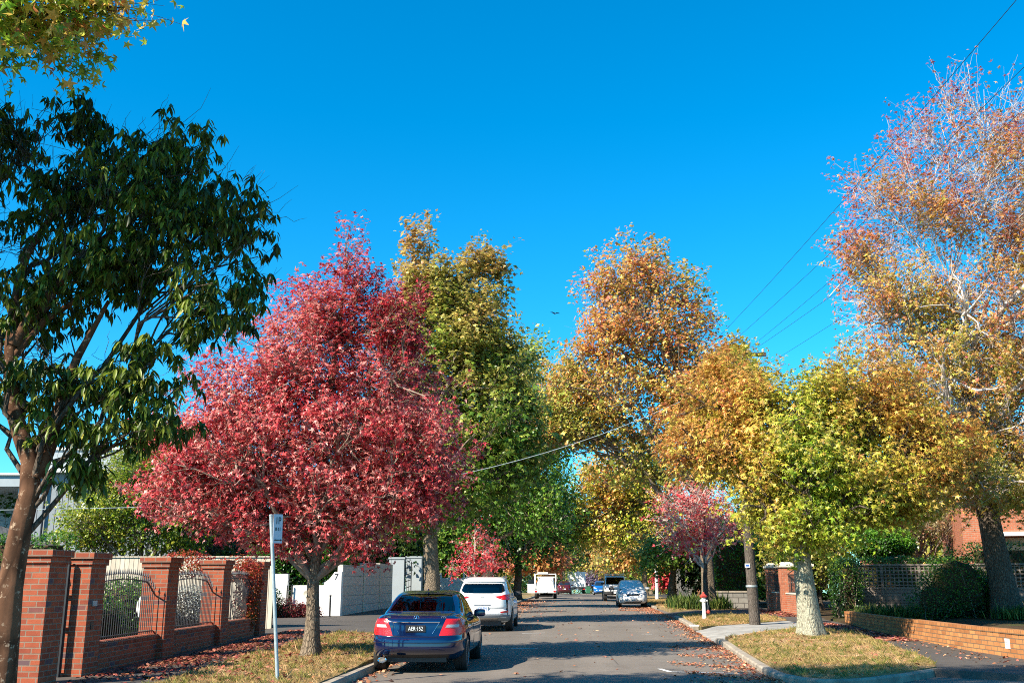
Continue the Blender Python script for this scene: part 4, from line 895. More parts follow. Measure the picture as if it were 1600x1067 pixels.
pt = at(1146, 545, 34.8); n = 14; pts = [(Vector((pb.x, 34.8, pz)) * (1 - t) + pt * t) - Vector(r.location) for t in np.linspace(-.02, 1, n)]
mb = MB(); mb.tube(pts, list(np.linspace(.185, .12, n)), 14); mb.build('pole', M['pole_wood'], r, smooth=True)
mb = MB(); q = pts[-1]; mb.box((q.x, q.y - .15, q.z - .25), (2.2, .1, .12)); mb.box((q.x + .2, q.y - .15, q.z - .95), (1.6, .1, .12)); mb.build('crossarm', M['pole_wood'], r)
for dx, dz in ((-1, -.25), (-.4, -.25), (.45, -.25), (1, -.25), (-.4, -.95), (.85, -.95)): MB().lathe([(.03, .06), (.05, .1), (.035, .13), (.05, .16), (.02, .2)], (q.x + dx, q.y - .15, q.z + dz), 8).build('insulator', M['cap'], r)
tgx = at(1168, 883, 34.6) - Vector(r.location)
mb = MB(); mb.box((tgx.x, -.185, tgx.z), (.17, .01, .13)); mb.build('tag', M['white_paint'], r); mb = MB(); mb.box((tgx.x, -.192, tgx.z), (.11, .004, .06)); mb.build('tag_mark', M['blue'], r)
mb = MB(); mb.lathe([(.188, 0), (.192, .01), (.192, .05), (.186, .06)], (pts[3].x, pts[3].y, 1.25), 16); mb.build('band', M['galv'], r, smooth=True)
hp = at(1101, 970, 38.6); r = empty('fire_hydrant', (hp.x, 38.6, vz(hp.x, 38.6) - .02), 0, 'white fire hydrant post with a red cap on the right verge', 'hydrant')
mb = MB(); mb.lathe([(.085, 0), (.085, .05), (.07, .07), (.07, .62), (.095, .64), (.095, .72), (.07, .74), (.07, .80)], n=18); mb.build('barrel', M['white_paint'], r, smooth=True)
mb = MB(); mb.lathe([(.12, .80), (.145, .84), (.10, .88), (.05, .93), (.03, .99), (.005, 1.0)], n=6); mb.build('cap', M['red_paint'], r)
for s in (-1, 1):
    mb = MB(); mb.tube([(s * .06, 0, .68), (s * .13, 0, .68), (s * .14, 0, .68)], [.04, .045, .03], 10); mb.build('outlet', M['white_paint'], r, smooth=True)
mb = MB(); mb.tube([(.13, 0, .66), (.15, -.01, .5), (.14, -.01, .36)], .006, 5); mb.build('chain', M['galv'], r); mb = MB(); mb.lathe([(.01, .0), (.06, .04), (.065, .1), (.02, .16)], (.15, -.01, .2), 8); mb.build('hanging_tag', M['red_paint'], r)
mb = MB(); mb.box((at(1086, 988, 33.5).x, 33.6, H(33.6) + .165), (.3, .16, .05)); tag(mb.build('hydrant_marker_block', M['white_paint'], None, bevel=.01), 'small white block on the driveway kerb', 'marker')
def wire(pts, rad, lab, sag=0., group='power lines', name='power_line', n=26):
    P = [Vector(p) for p in pts]; out = []
    for i in range(len(P) - 1):
        for k in range(n):
            t = k / n; p = P[i].lerp(P[i + 1], t); p.z -= 4 * sag * t * (1 - t); out.append(p)
    out.append(P[-1]); o = out[0].copy(); mb = MB(); mb.tube([p - o for p in out], rad, 5); q = mb.build(name, M['black'] if name == 'power_line' else M['galv'], None); q.location = o
    return tag(q, lab, 'cable', group)
Q0 = Vector(r.location)
pbase = Vector((pb.x, 34.8, pz))
ends = [((1545, 0), (-1.0, -.08), 'uppermost power line, leaving the top of the photo'), ((1600, 58), (-.4, -.08), 'second power line below the uppermost one'), ((1600, 128), (.45, -.08), 'third power line from the top'), ((1600, 200), (-.4, -.78), 'fourth power line from the top'), ((1600, 268), (.85, -.78), 'lowest of the five power lines')]
for (px, py), (dx, dz), lab in ends:
    a = pbase + Vector((pts[-1].x + dx, pts[-1].y - .15, pts[-1].z + dz)); lo, hi = 3.0, 34.0
    for _ in range(40):                                  # depth at which this line of sight is as high as the wire
        m = (lo + hi) / 2
        if at(px, py, m).z < a.z + .1: lo = m
        else: hi = m
    b = at(px, py, lo); e = a + (b - a) * ((34.8 + 9) / (34.8 - b.y)); wire([a, e], .005, lab, .45)
cxs = np.array([1146, 870, 670, 430, 205, -60]); ck = np.polyfit(cxs / 1000, [585, 705, 748, 780, 795, 797], 3)
wire([at(px, float(np.polyval(ck, px / 1000)), 32.6 + 2 * (px + 60) / 1206) for px in np.linspace(-60, 1146, 30)], .012, 'pale service cable sagging across the street behind the crimson tree', 0, 'service cables', 'service_cable', 2)
wire([at(1290, 357, 24), at(1500, 347, 26), at(1640, 330, 28)], .005, 'thin service cable crossing the half bare tree', 0, 'service cables', 'service_cable')

# ---------------------------------------------------------------- right side
# orange brick garden wall
WP = [(9.25, 35.6), (9.0, 30), (8.95, 24), (9.15, 21.3), (12.2, 19.2), (20, 16.6)]
r = empty('garden_wall', (9.0, 24, H(24) + .1), 0, 'low orange brick garden wall turning the corner, with a small plaque', 'wall')
def wallrun(mb, P, w, z0, z1, off):
    P = [Vector(p) - Vector(off[:2]) for p in P]; L = []
    for i, p in enumerate(P):
        t = (P[min(i + 1, len(P) - 1)] - P[max(i - 1, 0)]).normalized(); nn = Vector((-t.y, t.x)); L.append((p - nn * w / 2, p + nn * w / 2))
    for i in range(len(P) - 1):
        a, b = L[i]; c, d = L[i + 1]; g = -.25
        mb.add([(a.x, a.y, z0), (c.x, c.y, z0), (d.x, d.y, z0), (b.x, b.y, z0), (a.x, a.y, z1), (c.x, c.y, z1), (d.x, d.y, z1), (b.x, b.y, z1)], [(0, 1, 2, 3), (4, 5, 6, 7), (0, 1, 5, 4), (2, 3, 7, 6), (1, 2, 6, 5), (3, 0, 4, 7)])
    return mb
wallrun(MB(), WP, .22, -.3, .48, r.location).build('wall', M['brick_orange'], r)
cp = MB(); P = [Vector(p) for p in WP]
for i in range(len(P) - 1):
    L = (P[i + 1] - P[i]).length; k = int(L / .09); a = math.atan2((P[i + 1] - P[i]).y, (P[i + 1] - P[i]).x)
    for j in range(k):
        q = P[i].lerp(P[i + 1], (j + .5) / k); cp.box((q.x - 9.0, q.y - 24, .527), (.080, .235, .088), rz=a)
cp.build('coping', M['brick_orange'], r)
pq = at(1555, 998, 21.6); mb = MB(); mb.box((8.985 - 9, 22.2 - 24, .28), (.02, .22, .20), rz=R(0)); mb.build('plaque', M['white_paint'], r)
mb = MB()
for k in range(4): mb.box((8.972 - 9, 22.2 - 24, .34 - k * .035), (.004, .15, .006))
mb.build('plaque_lines', M['galv'], r)
# lattice fence
r = empty('lattice_fence', (10.15, 39.0, H(38) + .25), math.atan2(-3.6, 8.2), 'dark timber lattice fence on the raised bed', 'fence'); L = 9.2
for k in range(8): MB().bx(k * 1.3 - .05, k * 1.3 + .05, -.05, .05, 0, 1.82).build('post', M['lattice'], r)
mb = MB(); mb.bx(-.1, 9.2, -.07, .07, 1.822, 1.87); mb.bx(.06, 9.1, -.03, .03, .98, 1.05); mb.build('rails', M['lattice'], r)
mb = MB(); mb.bx(.06, 9.1, -.018, .018, .2, .975); mb.build('boards', M['lattice'], r)
mb = MB(); z = 1.05
for k in range(61):
    x = .08 + k * .148; mb.bx(x, x + .045, -.022, -.006, 1.052, 1.82)
for k in range(6): mb.bx(.06, 9.1, -.004, .012, 1.10 + k * .13, 1.145 + k * .13)
mb.build('lattice', M['lattice'], r)
hy = H(38)
shrub('hedge', [((14.6, 40.3, 1.35), (4.6, .5, 1.25))], GR, 'dark clipped hedge rising behind the lattice fence', cat='hedge', seed=121, n=11000, leaf=.09)
shrub('hedge', [((9.95, 38.2, 1.3), (.42, .8, 1.15))], DG, 'narrow dark ivy column at the end of the lattice fence', cat='hedge', seed=122, n=4500, leaf=.08)
shrub('shrub', [((12.1, 33.2, 1.45), (1.15, 1.0, 1.2)), ((11.3, 33.0, 1.1), (.8, .7, .8)), ((12.9, 33.5, 1.2), (.8, .8, .95))], GR, 'rounded dark shrub in front of the lattice fence', seed=123, n=15000, leaf=.06, box=False, rough=.34, depth=.18, tonez=.3)
strap = ['#14240a', '#22390e', '#38541a', '#5c6e2a', '#8a8a44']
def straps(name, spots, lab, seed, hgt, n, stops=strap, group=None, wd=.07):
    rng = np.random.default_rng(seed); S = np.array(spots, float); i = rng.integers(len(S), size=n); az = rng.uniform(0, 6.283, n)
    base = S.mean(0); pos = S[i] + np.stack([rng.normal(size=n) * .22, rng.normal(size=n) * .22, 0 * az], 1) - base
    out = np.stack([np.cos(az), np.sin(az), 0 * az], 1); dn = out * rng.uniform(.15, .9, n)[:, None] + np.array([0, 0, 1]); nor = out * -1 + np.array([0, 0, .3]) + rng.normal(size=(n, 3)) * .2
    col = ramp_cols(rng.uniform(0, 1, n), stops)
    r = empty(name, tuple(base), 0, lab, 'plant', group); link('leaves', leaf_mesh('leaves', pos, nor, dn, hgt * rng.lognormal(0, .25, n), col, 'strap', M['grass']), r); return r
straps('strap_leaf_plants', [(x, 35.6 - (x - 9.6) * .35, hy + .30) for x in np.arange(9.8, 13.5, .22)] + [(x, 34.2 - (x - 9.6) * .3, hy + .30) for x in np.arange(9.7, 11, .25)], 'band of strappy green plants under the lattice fence', 124, .34, 4500)
straps('strap_leaf_plants', [(x, 31.5, hy + .42) for x in np.arange(12.8, 14.2, .2)] + [(x, 33.2, hy + .42) for x in np.arange(14.2, 17, .3)], 'yellowing strappy plants around the big dark trunk', 125, .32, 2400)
straps('dry_stick_plant', [(14.2, 27.6, .55), (14.5, 27.2, .55), (14.9, 27.4, .55)], 'dry straw coloured twigs at the right end of the raised bed', 126, .5, 260, ['#7a6248', '#a88a62', '#c4aa80'])
straps('strappy_mound', [(x, y, H(y) + .15) for x in np.arange(5.2, 7.3, .3) for y in np.arange(49.6, 52.8, .45)], 'mounded grassy plants on the verge behind the hydrant', 127, .42, 12000)
# clipped green hedge or ivy bank and other backdrop planting on the right
def HB(px0, px1, py0, py1, Y, ry): a = at(px0, py1, Y); b = at(px1, py0, Y); return ((a.x + b.x) / 2, Y, (a.z + b.z) / 2), ((b.x - a.x) / 2, ry, (b.z - a.z) / 2)
shrub('hedge', [HB(1108, 1240, 835, 935, 56, .8), HB(1180, 1300, 850, 935, 55, .8)], ['#1c3a0a', '#2f5a10', '#4a7c18', '#6c9a26', '#93ad3c'], 'tall bright green hedge behind the brick gate piers', cat='hedge', seed=131, n=15000, leaf=.13, rough=.25)
shrub('shrub', [HB(1330, 1425, 820, 880, 46, 1.2)], ['#1c3a0a', '#2f5a10', '#4a7c18', '#6c9a26', '#93ad3c'], 'bright green rounded bush above the lattice fence', seed=132, n=9000, leaf=.11, box=False)
bushtree(1280, 50, [(1280, 850, 50, 50), (1235, 880, 30, 40), (1310, 800, 50, 40), (1245, 850, 30, 40), (1350, 800, 40, 26)], OLIVE, 'olive leaved garden tree behind the pale trunk', 133, tips=1200, leaf=.16, spread=.35, tone=lambda W, z: .35 + .2 * z)
bushtree(1440, 52, [(1450, 820, 60, 24), (1400, 810, 40, 20)], ['#5a5a3a', '#7d7a55', '#96875f', '#8a6a4a', '#a05a48'], 'thin greyish bush in front of the brick gable', 134, tips=420, leaves=12, leaf=.13, tone=lambda W, z: .5 + 0 * z)
bushtree(1140, 62, [(1140, 870, 50, 40), (1110, 890, 40, 26), (1165, 850, 30, 50)], DG, 'dark evergreen behind the stone retaining wall', 135, tips=1000, leaf=.2, spread=.4, tone=lambda W, z: .15 + 0 * z)
shrub('hedge', [((18.4, 39.0, 1.6), (3.6, .7, 1.5))], DG, 'dark hedge at the right edge under the brick house', cat='hedge', seed=136, n=8000, leaf=.09)
# brick gate piers and iron panels
GX = 9.45
piers = [(49.4, 'brick pier with a cream cap, left one beside the power pole'), (46.2, 'brick pier with a cream cap, right one touching the pale trunk'), (42.8, 'brick pier with a cream cap hidden behind the pale trunk'), (73.0, 'far brick pier with a cream cap in sun'), (70.0, 'far brick pier with a cream cap in dappled shade')]
for i, (y, lab) in enumerate(piers):
    x = GX if i < 3 else 8.9 + (.25 if i == 4 else 0); r = empty('brick_pier', (x, y, H(y) + .1), 0, lab, 'pier', 'cream capped brick piers on the right')
    mb = MB(); mb.bx(-.3, .3, -.3, .3, -.1, 1.95); mb.build('shaft', M['brick_house'], r)
    mb = MB(); mb.box((0, 0, 2.0), (.74, .74, .1)); mb.box((0, 0, 2.12), (.66, .66, .14), taper=.55); mb.build('cap', M['cap'], r, bevel=.015)
for y0, y1, a, b in ((46.52, 49.08, 'low brick wall between the two capped piers', 'scrolled dark iron panel between the two capped piers'), (43.12, 45.88, 'low brick wall running behind the pale trunk', 'scrolled dark iron panel beside the pale trunk')):
    m = (y0 + y1) / 2; r = empty('low_brick_wall', (GX, m, H(m) + .1), 0, a, 'wall', 'low walls of the capped brick fence'); mb = MB(); mb.bx(-.13, .13, -(y1 - y0) / 2, (y1 - y0) / 2, -.1, .82); mb.build('wall', M['brick_house'], r); mb = MB(); mb.bx(-.16, .16, -(y1 - y0) / 2, (y1 - y0) / 2, .822, .88); mb.build('coping', M['cap'], r)
    r = empty('iron_fence_panel', (GX, m, H(m) + .98), 0, b, 'railing', 'iron panels of the capped brick fence'); w2 = (y1 - y0) / 2
    mb = MB(); mb.bx(-.02, .02, -w2, w2, 0, .04); mb.bx(-.02, .02, -w2, w2, .72, .76)
    mb.tube([(0, -w2 + 2 * w2 * t, .78 + .16 * math.sin(t * math.pi)) for t in np.linspace(0, 1, 13)], .02, 5); mb.build('rails', M['iron'], r); mb = MB()
    for k in range(14): yy = -w2 + (k + .5) * 2 * w2 / 14; mb.tube([(0, yy, .04), (0, yy, .8)], .014, 5)
    for k in range(7): yy = -w2 + (k + .5) * 2 * w2 / 7; mb.tube([(0, yy + .12 * math.cos(a), .4 + .12 * math.sin(a)) for a in np.linspace(0, 6.28, 11)], .011, 4)
    mb.build('bars', M['iron'], r)
r = empty('stone_wall', (8.3, 52.6, H(52) + .12), 0, 'low grey stone retaining wall left of the power pole', 'wall')
mb = MB(); x0 = at(1118, 940, 52.6).x - 8.3; x1 = at(1172, 940, 52.6).x - 8.3; mb.bx(x0, x1, 0, .4, -.1, .78); mb.build('wall', brick_mat('rough_stone', (.30, .28, .25), (.22, .21, .19), (.12, .11, .10), .55, .26, ms=.02), r); mb = MB(); mb.bx(x0 - .03, x1 + .03, -.04, .44, .782, .86); mb.build('coping', M['concrete'], r)
Y = 68; r = empty('paling_fence', (at(1075, 910, Y).x, Y, H(Y) + .12), 0, 'blue grey tall timber fence left of the far brick piers', 'fence'); mb = MB(); mb.bx(-.75, .55, 0, .05, 0, 2.1); mb.build('palings', M['grey_fence'], r); mb = MB(); mb.bx(-.78, .58, -.03, .08, 2.102, 2.15); mb.build('capping', M['grey_fence'], r)
Y = 77; r = empty('street_post', (at(1026, 910, Y).x, Y, H(Y) + .1), 0, 'pale painted post beside the silver hatchback', 'post'); mb = MB(); mb.tube([(0, 0, 0), (0, 0, 2.7), (0, 0, 2.72)], [.13, .12, .05], 10); mb.build('shaft', M['white_render'], r, smooth=True); mb = MB(); mb.lathe([(.135, 1.6), (.14, 1.62), (.14, 1.78), (.135, 1.8)], n=10); mb.build('band', M['iron'], r)
bushtree(1048, 88, [(1044, 900, 10, 16), (1035, 905, 8, 12)], RED, 'small deep red shrub between the pale post and the dappled trunk', 137, tips=120, leaf=.25, trunk_r=.05, k1=6, name='shrub_tree', tone=lambda W, z: .5 + 0 * z)
# brick houses
r = empty('brick_house', (at(1512, 910, 47).x, 47, H(47) + .3), R(-14), 'red brick house with a boxed garage opening behind the tall tree', 'house')
mb = MB(); mb.bx(0, 1.0, 0, 9, 0, 4.9); mb.bx(1.0, 4.1, 0, 9, 3.12, 4.9); mb.bx(4.1, 9, 0, 9, 0, 4.9); mb.bx(1.0, 4.1, 3, 9, 0, 3.12); mb.build('wall', M['brick_house'], r)
mb = MB(); mb.bx(.85, 1.0, -.08, .25, 0, 3.12); mb.bx(4.1, 4.25, -.08, .25, 0, 3.12); mb.bx(.85, 4.25, -.08, .25, 3.122, 3.3); mb.build('opening_frame', M['white_paint'], r)
mb = MB(); mb.bx(1.0, 4.1, 1.5, 1.6, 0, 3.1); mb.build('garage_door', M['cap'], r)
mb = MB(); mb.bx(-.3, 9.3, -.45, -.3, 4.8, 4.98); mb.build('gutter', M['white_paint'], r)
mb = MB(); mb.add([(-.3, -.3, 4.92), (9.3, -.3, 4.92), (9.3, 9.3, 4.92), (-.3, 9.3, 4.92), (2.5, 4.5, 7.6), (7, 4.5, 7.6)], [(0, 1, 5, 4), (1, 2, 5), (2, 3, 4, 5), (3, 0, 4), (3, 2, 1, 0)]); mb.build('roof', M['tile'], r)
f = MB(); f.bx(5.0, 7.4, -.06, .05, 3.4, 4.6); f = f.build('window', M['white_paint'], r); g = MB(); g.bx(5.1, 6.15, -.075, -.062, 3.5, 4.5); g.bx(6.25, 7.3, -.075, -.062, 3.5, 4.5); g.build('pane', M['glass_dark'], f)
r = empty('brick_house', (at(1405, 910, 62).x, 62, H(62)), 0, 'far brick house seen through the gold leaves', 'house')
mb = MB(); mb.bx(0, 7, 0, 8, 0, 5.4); mb.build('wall', M['brick_house'], r); mb = MB(); mb.add([(-.4, -.4, 5.42), (7.4, -.4, 5.42), (7.4, 8.4, 5.42), (-.4, 8.4, 5.42), (3.5, 2.5, 7.6), (3.5, 5.5, 7.6)], [(0, 1, 4), (1, 2, 5, 4), (2, 3, 5), (3, 0, 4, 5), (3, 2, 1, 0)]); mb.build('roof', M['tile'], r)
f = MB(); f.bx(1.2, 2.8, -.06, .05, 3.2, 4.5); f = f.build('window', M['white_paint'], r); g = MB(); g.bx(1.3, 2.7, -.075, -.062, 3.3, 4.4); g.build('pane', M['glass_dark'], f)
# far backdrop planting behind the gardens
rows = [(-20, 62, 4.5, 'left'), (-17, 84, 5.5, ''), (-13.5, 110, 6.0, ''), (12.8, 66, 5.0, ''), (13.5, 88, 5.5, ''), (13.0, 114, 6.0, ''), (24, 62, 4.5, ''), (-9.5, 150, 7, ''), (10.5, 150, 7, ''), (-3.2, 205, 8, ''), (5.5, 207, 8, ''), (-34, 60, 5, '')]
labs = ['dark bank of trees behind the block wall garden', 'green trees behind the far left fences', 'dense garden trees beside the dark red car', 'deep green trees behind the far capped piers', 'garden trees behind the pale post', 'shaded garden trees beside the blue car', 'trees between the two brick houses', 'tree mass left of the end of the street', 'tree mass right of the end of the street', 'tree closing the street behind the box truck', 'tree closing the street behind the blue car', 'trees behind the grey house']
for i, (x, y, h, _) in enumerate(rows):
    rng = np.random.default_rng(300 + i); w_ = 3.2 if i < 7 else 4.5
    bl = [((x + rng.uniform(-1, 1) * w_, y + rng.uniform(-2, 2), h * rng.uniform(.3, .95)), (w_ * rng.uniform(.5, .8), 2.4, h * rng.uniform(.25, .4))) for _ in range(7)]
    tree('garden_tree', (x, y, H(y)), bl, [DG, GREEN, DG, DG, GREEN, OLIVE, OLIVE, OLIVE, GREEN, RUST, OLIVE, DG][i], labs[i], group='garden trees behind the fences', seed=300 + i, trunk_r=.25, fork=1.2, tips=700, leaves=18, leaf=.3 if y < 100 else .42, kind='rhomb', spread=.6, k1=10, k2=4, bark='bark_dark', tone=lambda W, z: .35 + .15 * z, twig_r=.015)
# bird
r = empty('bird', at(867, 490, 90), R(30), 'small dark bird gliding in the clear sky', 'bird')
mb = MB(); mb.lathe([(.01, -.22), (.05, -.1), (.06, .05), (.035, .14), (.03, .2), (.005, .27)], n=8, M=Matrix.Rotation(R(-80), 3, 'X')); 
mb.add([(0, -.06, .02), (.05, .09, .02), (.30, .07, .12), (.55, -.06, .06), (.28, -.08, .1), (0, -.06, .035), (.05, .09, .035), (.30, .07, .135), (.55, -.06, .07), (.28, -.08, .115)], [(0, 1, 2, 3, 4), (9, 8, 7, 6, 5), (1, 2, 7, 6), (0, 4, 9, 5), (2, 3, 8, 7), (3, 4, 9, 8)])
mb.add([(0, -.06, .02), (-.05, .09, .02), (-.30, .07, .12), (-.55, -.06, .06), (-.28, -.08, .1), (0, -.06, .035), (-.05, .09, .035), (-.30, .07, .135), (-.55, -.06, .07), (-.28, -.08, .115)], [(4, 3, 2, 1, 0), (5, 6, 7, 8, 9), (1, 6, 7, 2), (0, 5, 9, 4), (2, 7, 8, 3), (3, 8, 9, 4)])
mb.add([(-.03, -.2, 0), (.03, -.2, 0), (.07, -.34, 0), (-.07, -.34, 0), (-.03, -.2, .015), (.03, -.2, .015), (.07, -.34, .015), (-.07, -.34, .015)], [(0, 1, 2, 3), (7, 6, 5, 4), (0, 3, 7, 4), (1, 5, 6, 2), (2, 6, 7, 3), (0, 4, 5, 1)])
mb.build('body', M['black'], r)
# ---------------------------------------------------------------- vehicles
M['navy'] = plain('navy_car_paint', (.003, .010, .048), .10, .2, .6, coat=1.0, var=.05)
M['white_car'] = plain('white_car_paint', (.78, .78, .77), .25, 0, .5, coat=.6, var=.02)
M['silver_car'] = plain('silver_car_paint', (.74, .73, .71), .3, .05, .4, coat=.3, var=.04)
M['red_car'] = plain('dark_red_car_paint', (.10, .012, .02), .2, .2, .5, coat=.8, var=.04)
M['blue_car'] = plain('blue_car_paint', (.01, .13, .42), .2, .2, .5, coat=.8, var=.04)
M['tyre'] = plain('tyre_rubber', (.022, .021, .020), .85, var=.25, scale=30)
M['alloy'] = plain('alloy', (.55, .56, .58), .25, .9, var=.08)
M['chrome'] = plain('chrome', (.85, .86, .88), .08, 1.0, var=.02)
M['plastic'] = plain('black_trim', (.03, .03, .032), .5, var=.15)
M['grey_trim'] = plain('grey_trim', (.20, .22, .24), .45, var=.1)
M['seat'] = plain('seat_fabric', (.14, .17, .18), .8, var=.1)
M['plate_white'] = plain('plate_white', (.62, .66, .68), .4, var=.04)
def lens(name, col):
    t = NT(name); b = t.bsdf(col, .25, 0, .4, coat=.35); v = t.coord('Object', (1, 1, 1)); w_ = t.n('ShaderNodeTexVoronoi'); w_.inputs['Scale'].default_value = 60; t.l(v, w_.inputs['Vector']); t.bump(w_.outputs['Distance'], .5, .004); return t.m
M['red_lens'] = lens('red_lens', (.62, .012, .015)); M['clear_lens'] = lens('clear_lens', (.38, .37, .38)); M['orange_lens'] = lens('amber_lens', (.7, .2, .02))
def glass():
    t = NT('car_glass'); g = t.n('ShaderNodeBsdfGlossy'); g.inputs['Roughness'].default_value = .03; tr = t.n('ShaderNodeBsdfTransparent'); tr.inputs[0].default_value = (.30, .38, .38, 1)
    f = t.n('ShaderNodeFresnel'); f.inputs[0].default_value = 1.75; mx = t.n('ShaderNodeMixShader'); t.l(f.outputs[0], mx.inputs[0]); t.l(tr.outputs[0], mx.inputs[1]); t.l(g.outputs[0], mx.inputs[2]); t.l(mx.outputs[0], t.out.inputs[0]); return t.m
M['car_glass'] = glass(); M['car_glass_dark'] = plain('tinted_glass', (.012, .018, .024), .05, 0, .9, var=.05)
def rbox(n, e):
    """a cube of n segments a side whose edges are rounded by a superellipsoid of power e"""
    bm = bmesh.new(); bmesh.ops.create_cube(bm, size=2); bmesh.ops.subdivide_edges(bm, edges=bm.edges, cuts=n, use_grid_fill=True)
    for v in bm.verts:
        c = v.co; k = (abs(c.x) ** e + abs(c.y) ** e + abs(c.z) ** e) ** (1 / e); v.co = c / k
    return bm
def ip(x, pts): return float(np.interp(x, [p[0] for p in pts], [p[1] for p in pts]))
def body_lower(S, n=26):
    bm = rbox(n, S.get('round', 9)); L, W = S['L'], S['W']
    for v in bm.verts:
        q = v.co.copy(); y = q.y * L / 2; zt, zb = ip(y, S['top']), ip(y, S['bot']); z = zb + (q.z + 1) / 2 * (zt - zb)
        x = q.x * W / 2 * ip(y, S['plan']) * ip(z, S['side']); k = abs(q.y) ** 5
        y -= math.copysign(1, q.y) * k * S.get('bow', .10) * (abs(x) / (W / 2)) ** 2.2
        y += max(0, -q.y) ** 5 * ip(z, S['rear']) - max(0, q.y) ** 5 * ip(z, S['front'])
        v.co = (x, y, z)
    return bm
def body_upper(S, n=18, inset=0.):
    bm = rbox(n, S.get('round2', 8)); z0 = S['gz'][0][0]; 
    for v in bm.verts:
        q = v.co.copy(); zr = (q.z + 1) / 2; y0, y1 = None, None
        z = z0 + zr * (S['H'] - z0); y0, y1 = ip(z, S['gr']) + inset, ip(z, S['gf']) - inset; t = (q.y + 1) / 2; y = y0 + (y1 - y0) * t
        z -= (S.get('arc', .05) * ((y - S.get('ac', -.1)) / 1.0) ** 2) * zr + inset * zr; x = q.x * (ip(z, S['gz']) - inset) * (1 - .07 * abs(2 * t - 1) ** 3)
        y -= math.copysign(1, q.y) * abs(q.y) ** 4 * .10 * (abs(x) / .8) ** 2
        v.co = (x, y, z)
    return bm
def bm_obj(bm, name='tmp'):
    me = bpy.data.meshes.new(name); bmesh.ops.recalc_face_normals(bm, faces=bm.faces); bm.to_mesh(me); bm.free(); return link(name, me)
def boolean(o, cutters, op='DIFFERENCE'):
    for c in cutters:
        m = o.modifiers.new('b', 'BOOLEAN'); m.operation = op; m.object = c; m.solver = 'EXACT'
    bpy.context.view_layer.update(); me = bpy.data.meshes.new_from_object(o.evaluated_get(bpy.context.evaluated_depsgraph_get()))
    o.modifiers.clear(); old = o.data; o.data = me; bpy.data.meshes.remove(old); return o
def drop(obs):
    for o in obs: me = o.data; bpy.data.objects.remove(o); bpy.data.meshes.remove(me)
def mb_obj(mb): return link('tmp', mb.mesh('tmp', M['plastic']))
def project(bvh, outline, axis, sign, off, name, mat, parent, res=.04, thick=.012, mirror=False):
    """a thin moulded piece: a 2D outline laid onto the body along x or y"""
    poly = [Vector(p) for p in outline]; n = len(poly); P = []
    for i in range(n):
        a, b = poly[i], poly[(i + 1) % n]; k = max(1, int((b - a).length / res)); P += [a + (b - a) * t / k for t in range(k)]
    m = len(P); pts = list(P); xs = [p.x for p in P]; ys = [p.y for p in P]
    def ins(x, y):
        c = False; j = m - 1
        for i in range(m):
            if (ys[i] > y) != (ys[j] > y) and x < (xs[j] - xs[i]) * (y - ys[i]) / (ys[j] - ys[i]) + xs[i]: c = not c
            j = i
        return c
    for x in np.arange(min(xs) + res * .6, max(xs), res):
        for y in np.arange(min(ys) + res * .6, max(ys), res):
            if ins(x, y): pts.append(Vector((x, y)))
    vs, es, fs, *_ = geometry.delaunay_2d_cdt(pts, [(i, (i + 1) % m) for i in range(m)], [list(range(m))], 1, 1e-5)
    out = []
    for p in vs:
        o, d = (Vector((p.x, sign * 8, p.y)), Vector((0, -sign, 0))) if axis == 'y' else (Vector((sign * 8, p.x, p.y)), Vector((-sign, 0, 0)))
        h = bvh.ray_cast(o, d)
        if h[0] is None: q = bvh.find_nearest(Vector((p.x, sign * 2.1, p.y)) if axis == 'y' else Vector((sign * .85, p.x, p.y))); c, nn = q[0], -d
        else: c, nn = h[0], h[1]
        if nn.dot(d) > 0: nn = -nn
        out.append((c + (nn * .6 - d * .4).normalized() * off, -d))
    V = [o for o, _ in out]; b = len(V); V += [o - d * thick for o, d in out]; F = [tuple(f) for f in fs] + [tuple(i + b for i in reversed(f)) for f in fs] + [(i, (i + 1) % m, b + (i + 1) % m, b + i) for i in range(m)]
    mb = MB(); mb.add(V, F); q = mb.build(name, mat, parent, smooth=True, angle=50)
    if mirror: project(bvh, [(-a, z) for a, z in outline] if axis == 'y' else outline, axis, sign if axis == 'y' else -sign, off, name, mat, parent, res, thick)
    return q
def wheel(parent, x, y, r, wd, spokes=7, rimr=.72, mat='alloy'):
    sx = 1 if x > 0 else -1
    e = empty('wheel', (x, y, r)); e.parent = parent; Mx = Matrix.Rotation(R(90), 3, 'Y'); ri = r * rimr
    mb = MB(); mb.lathe([(ri, -wd / 2), (r * .93, -wd / 2), (r, -wd / 2 + .03), (r, -.03), (r - .008, -.025), (r - .008, -.015), (r, -.01), (r, .01), (r - .008, .015), (r - .008, .025), (r, .03), (r, wd / 2 - .03), (r * .93, wd / 2), (ri, wd / 2)], n=32, M=Mx); mb.build('tyre', M['tyre'], e, smooth=True)
    mb = MB(); mb.lathe([(ri - .03, sx * (wd / 2 - .09)), (ri - .002, sx * (wd / 2 - .08)), (ri + .004, sx * wd / 2 + sx * .002), (ri - .02, sx * (wd / 2 + .004)), (ri - .03, sx * (wd / 2 - .02))][::1], n=28, M=Mx)
    for k in range(spokes):
        a = 2 * math.pi * k / spokes; c = Mx @ Vector((ri * .52 * math.cos(a), ri * .52 * math.sin(a), sx * (wd / 2 - .025)))
        mb.box(c, (.03, ri * .92, .045), rx=math.atan2(c.z, c.y))
    mb.lathe([(.055, sx * (wd / 2 - .06)), (.06, sx * (wd / 2 - .01)), (.03, sx * wd / 2)], n=12, M=Mx); mb.build('rim', M[mat], e)
    mb = MB(); mb.lathe([(ri * .8, sx * (wd / 2 - .13)), (ri * .8, sx * (wd / 2 - .11))], n=20, M=Mx); mb.build('brake_disc', M['plastic'], e)
    return e
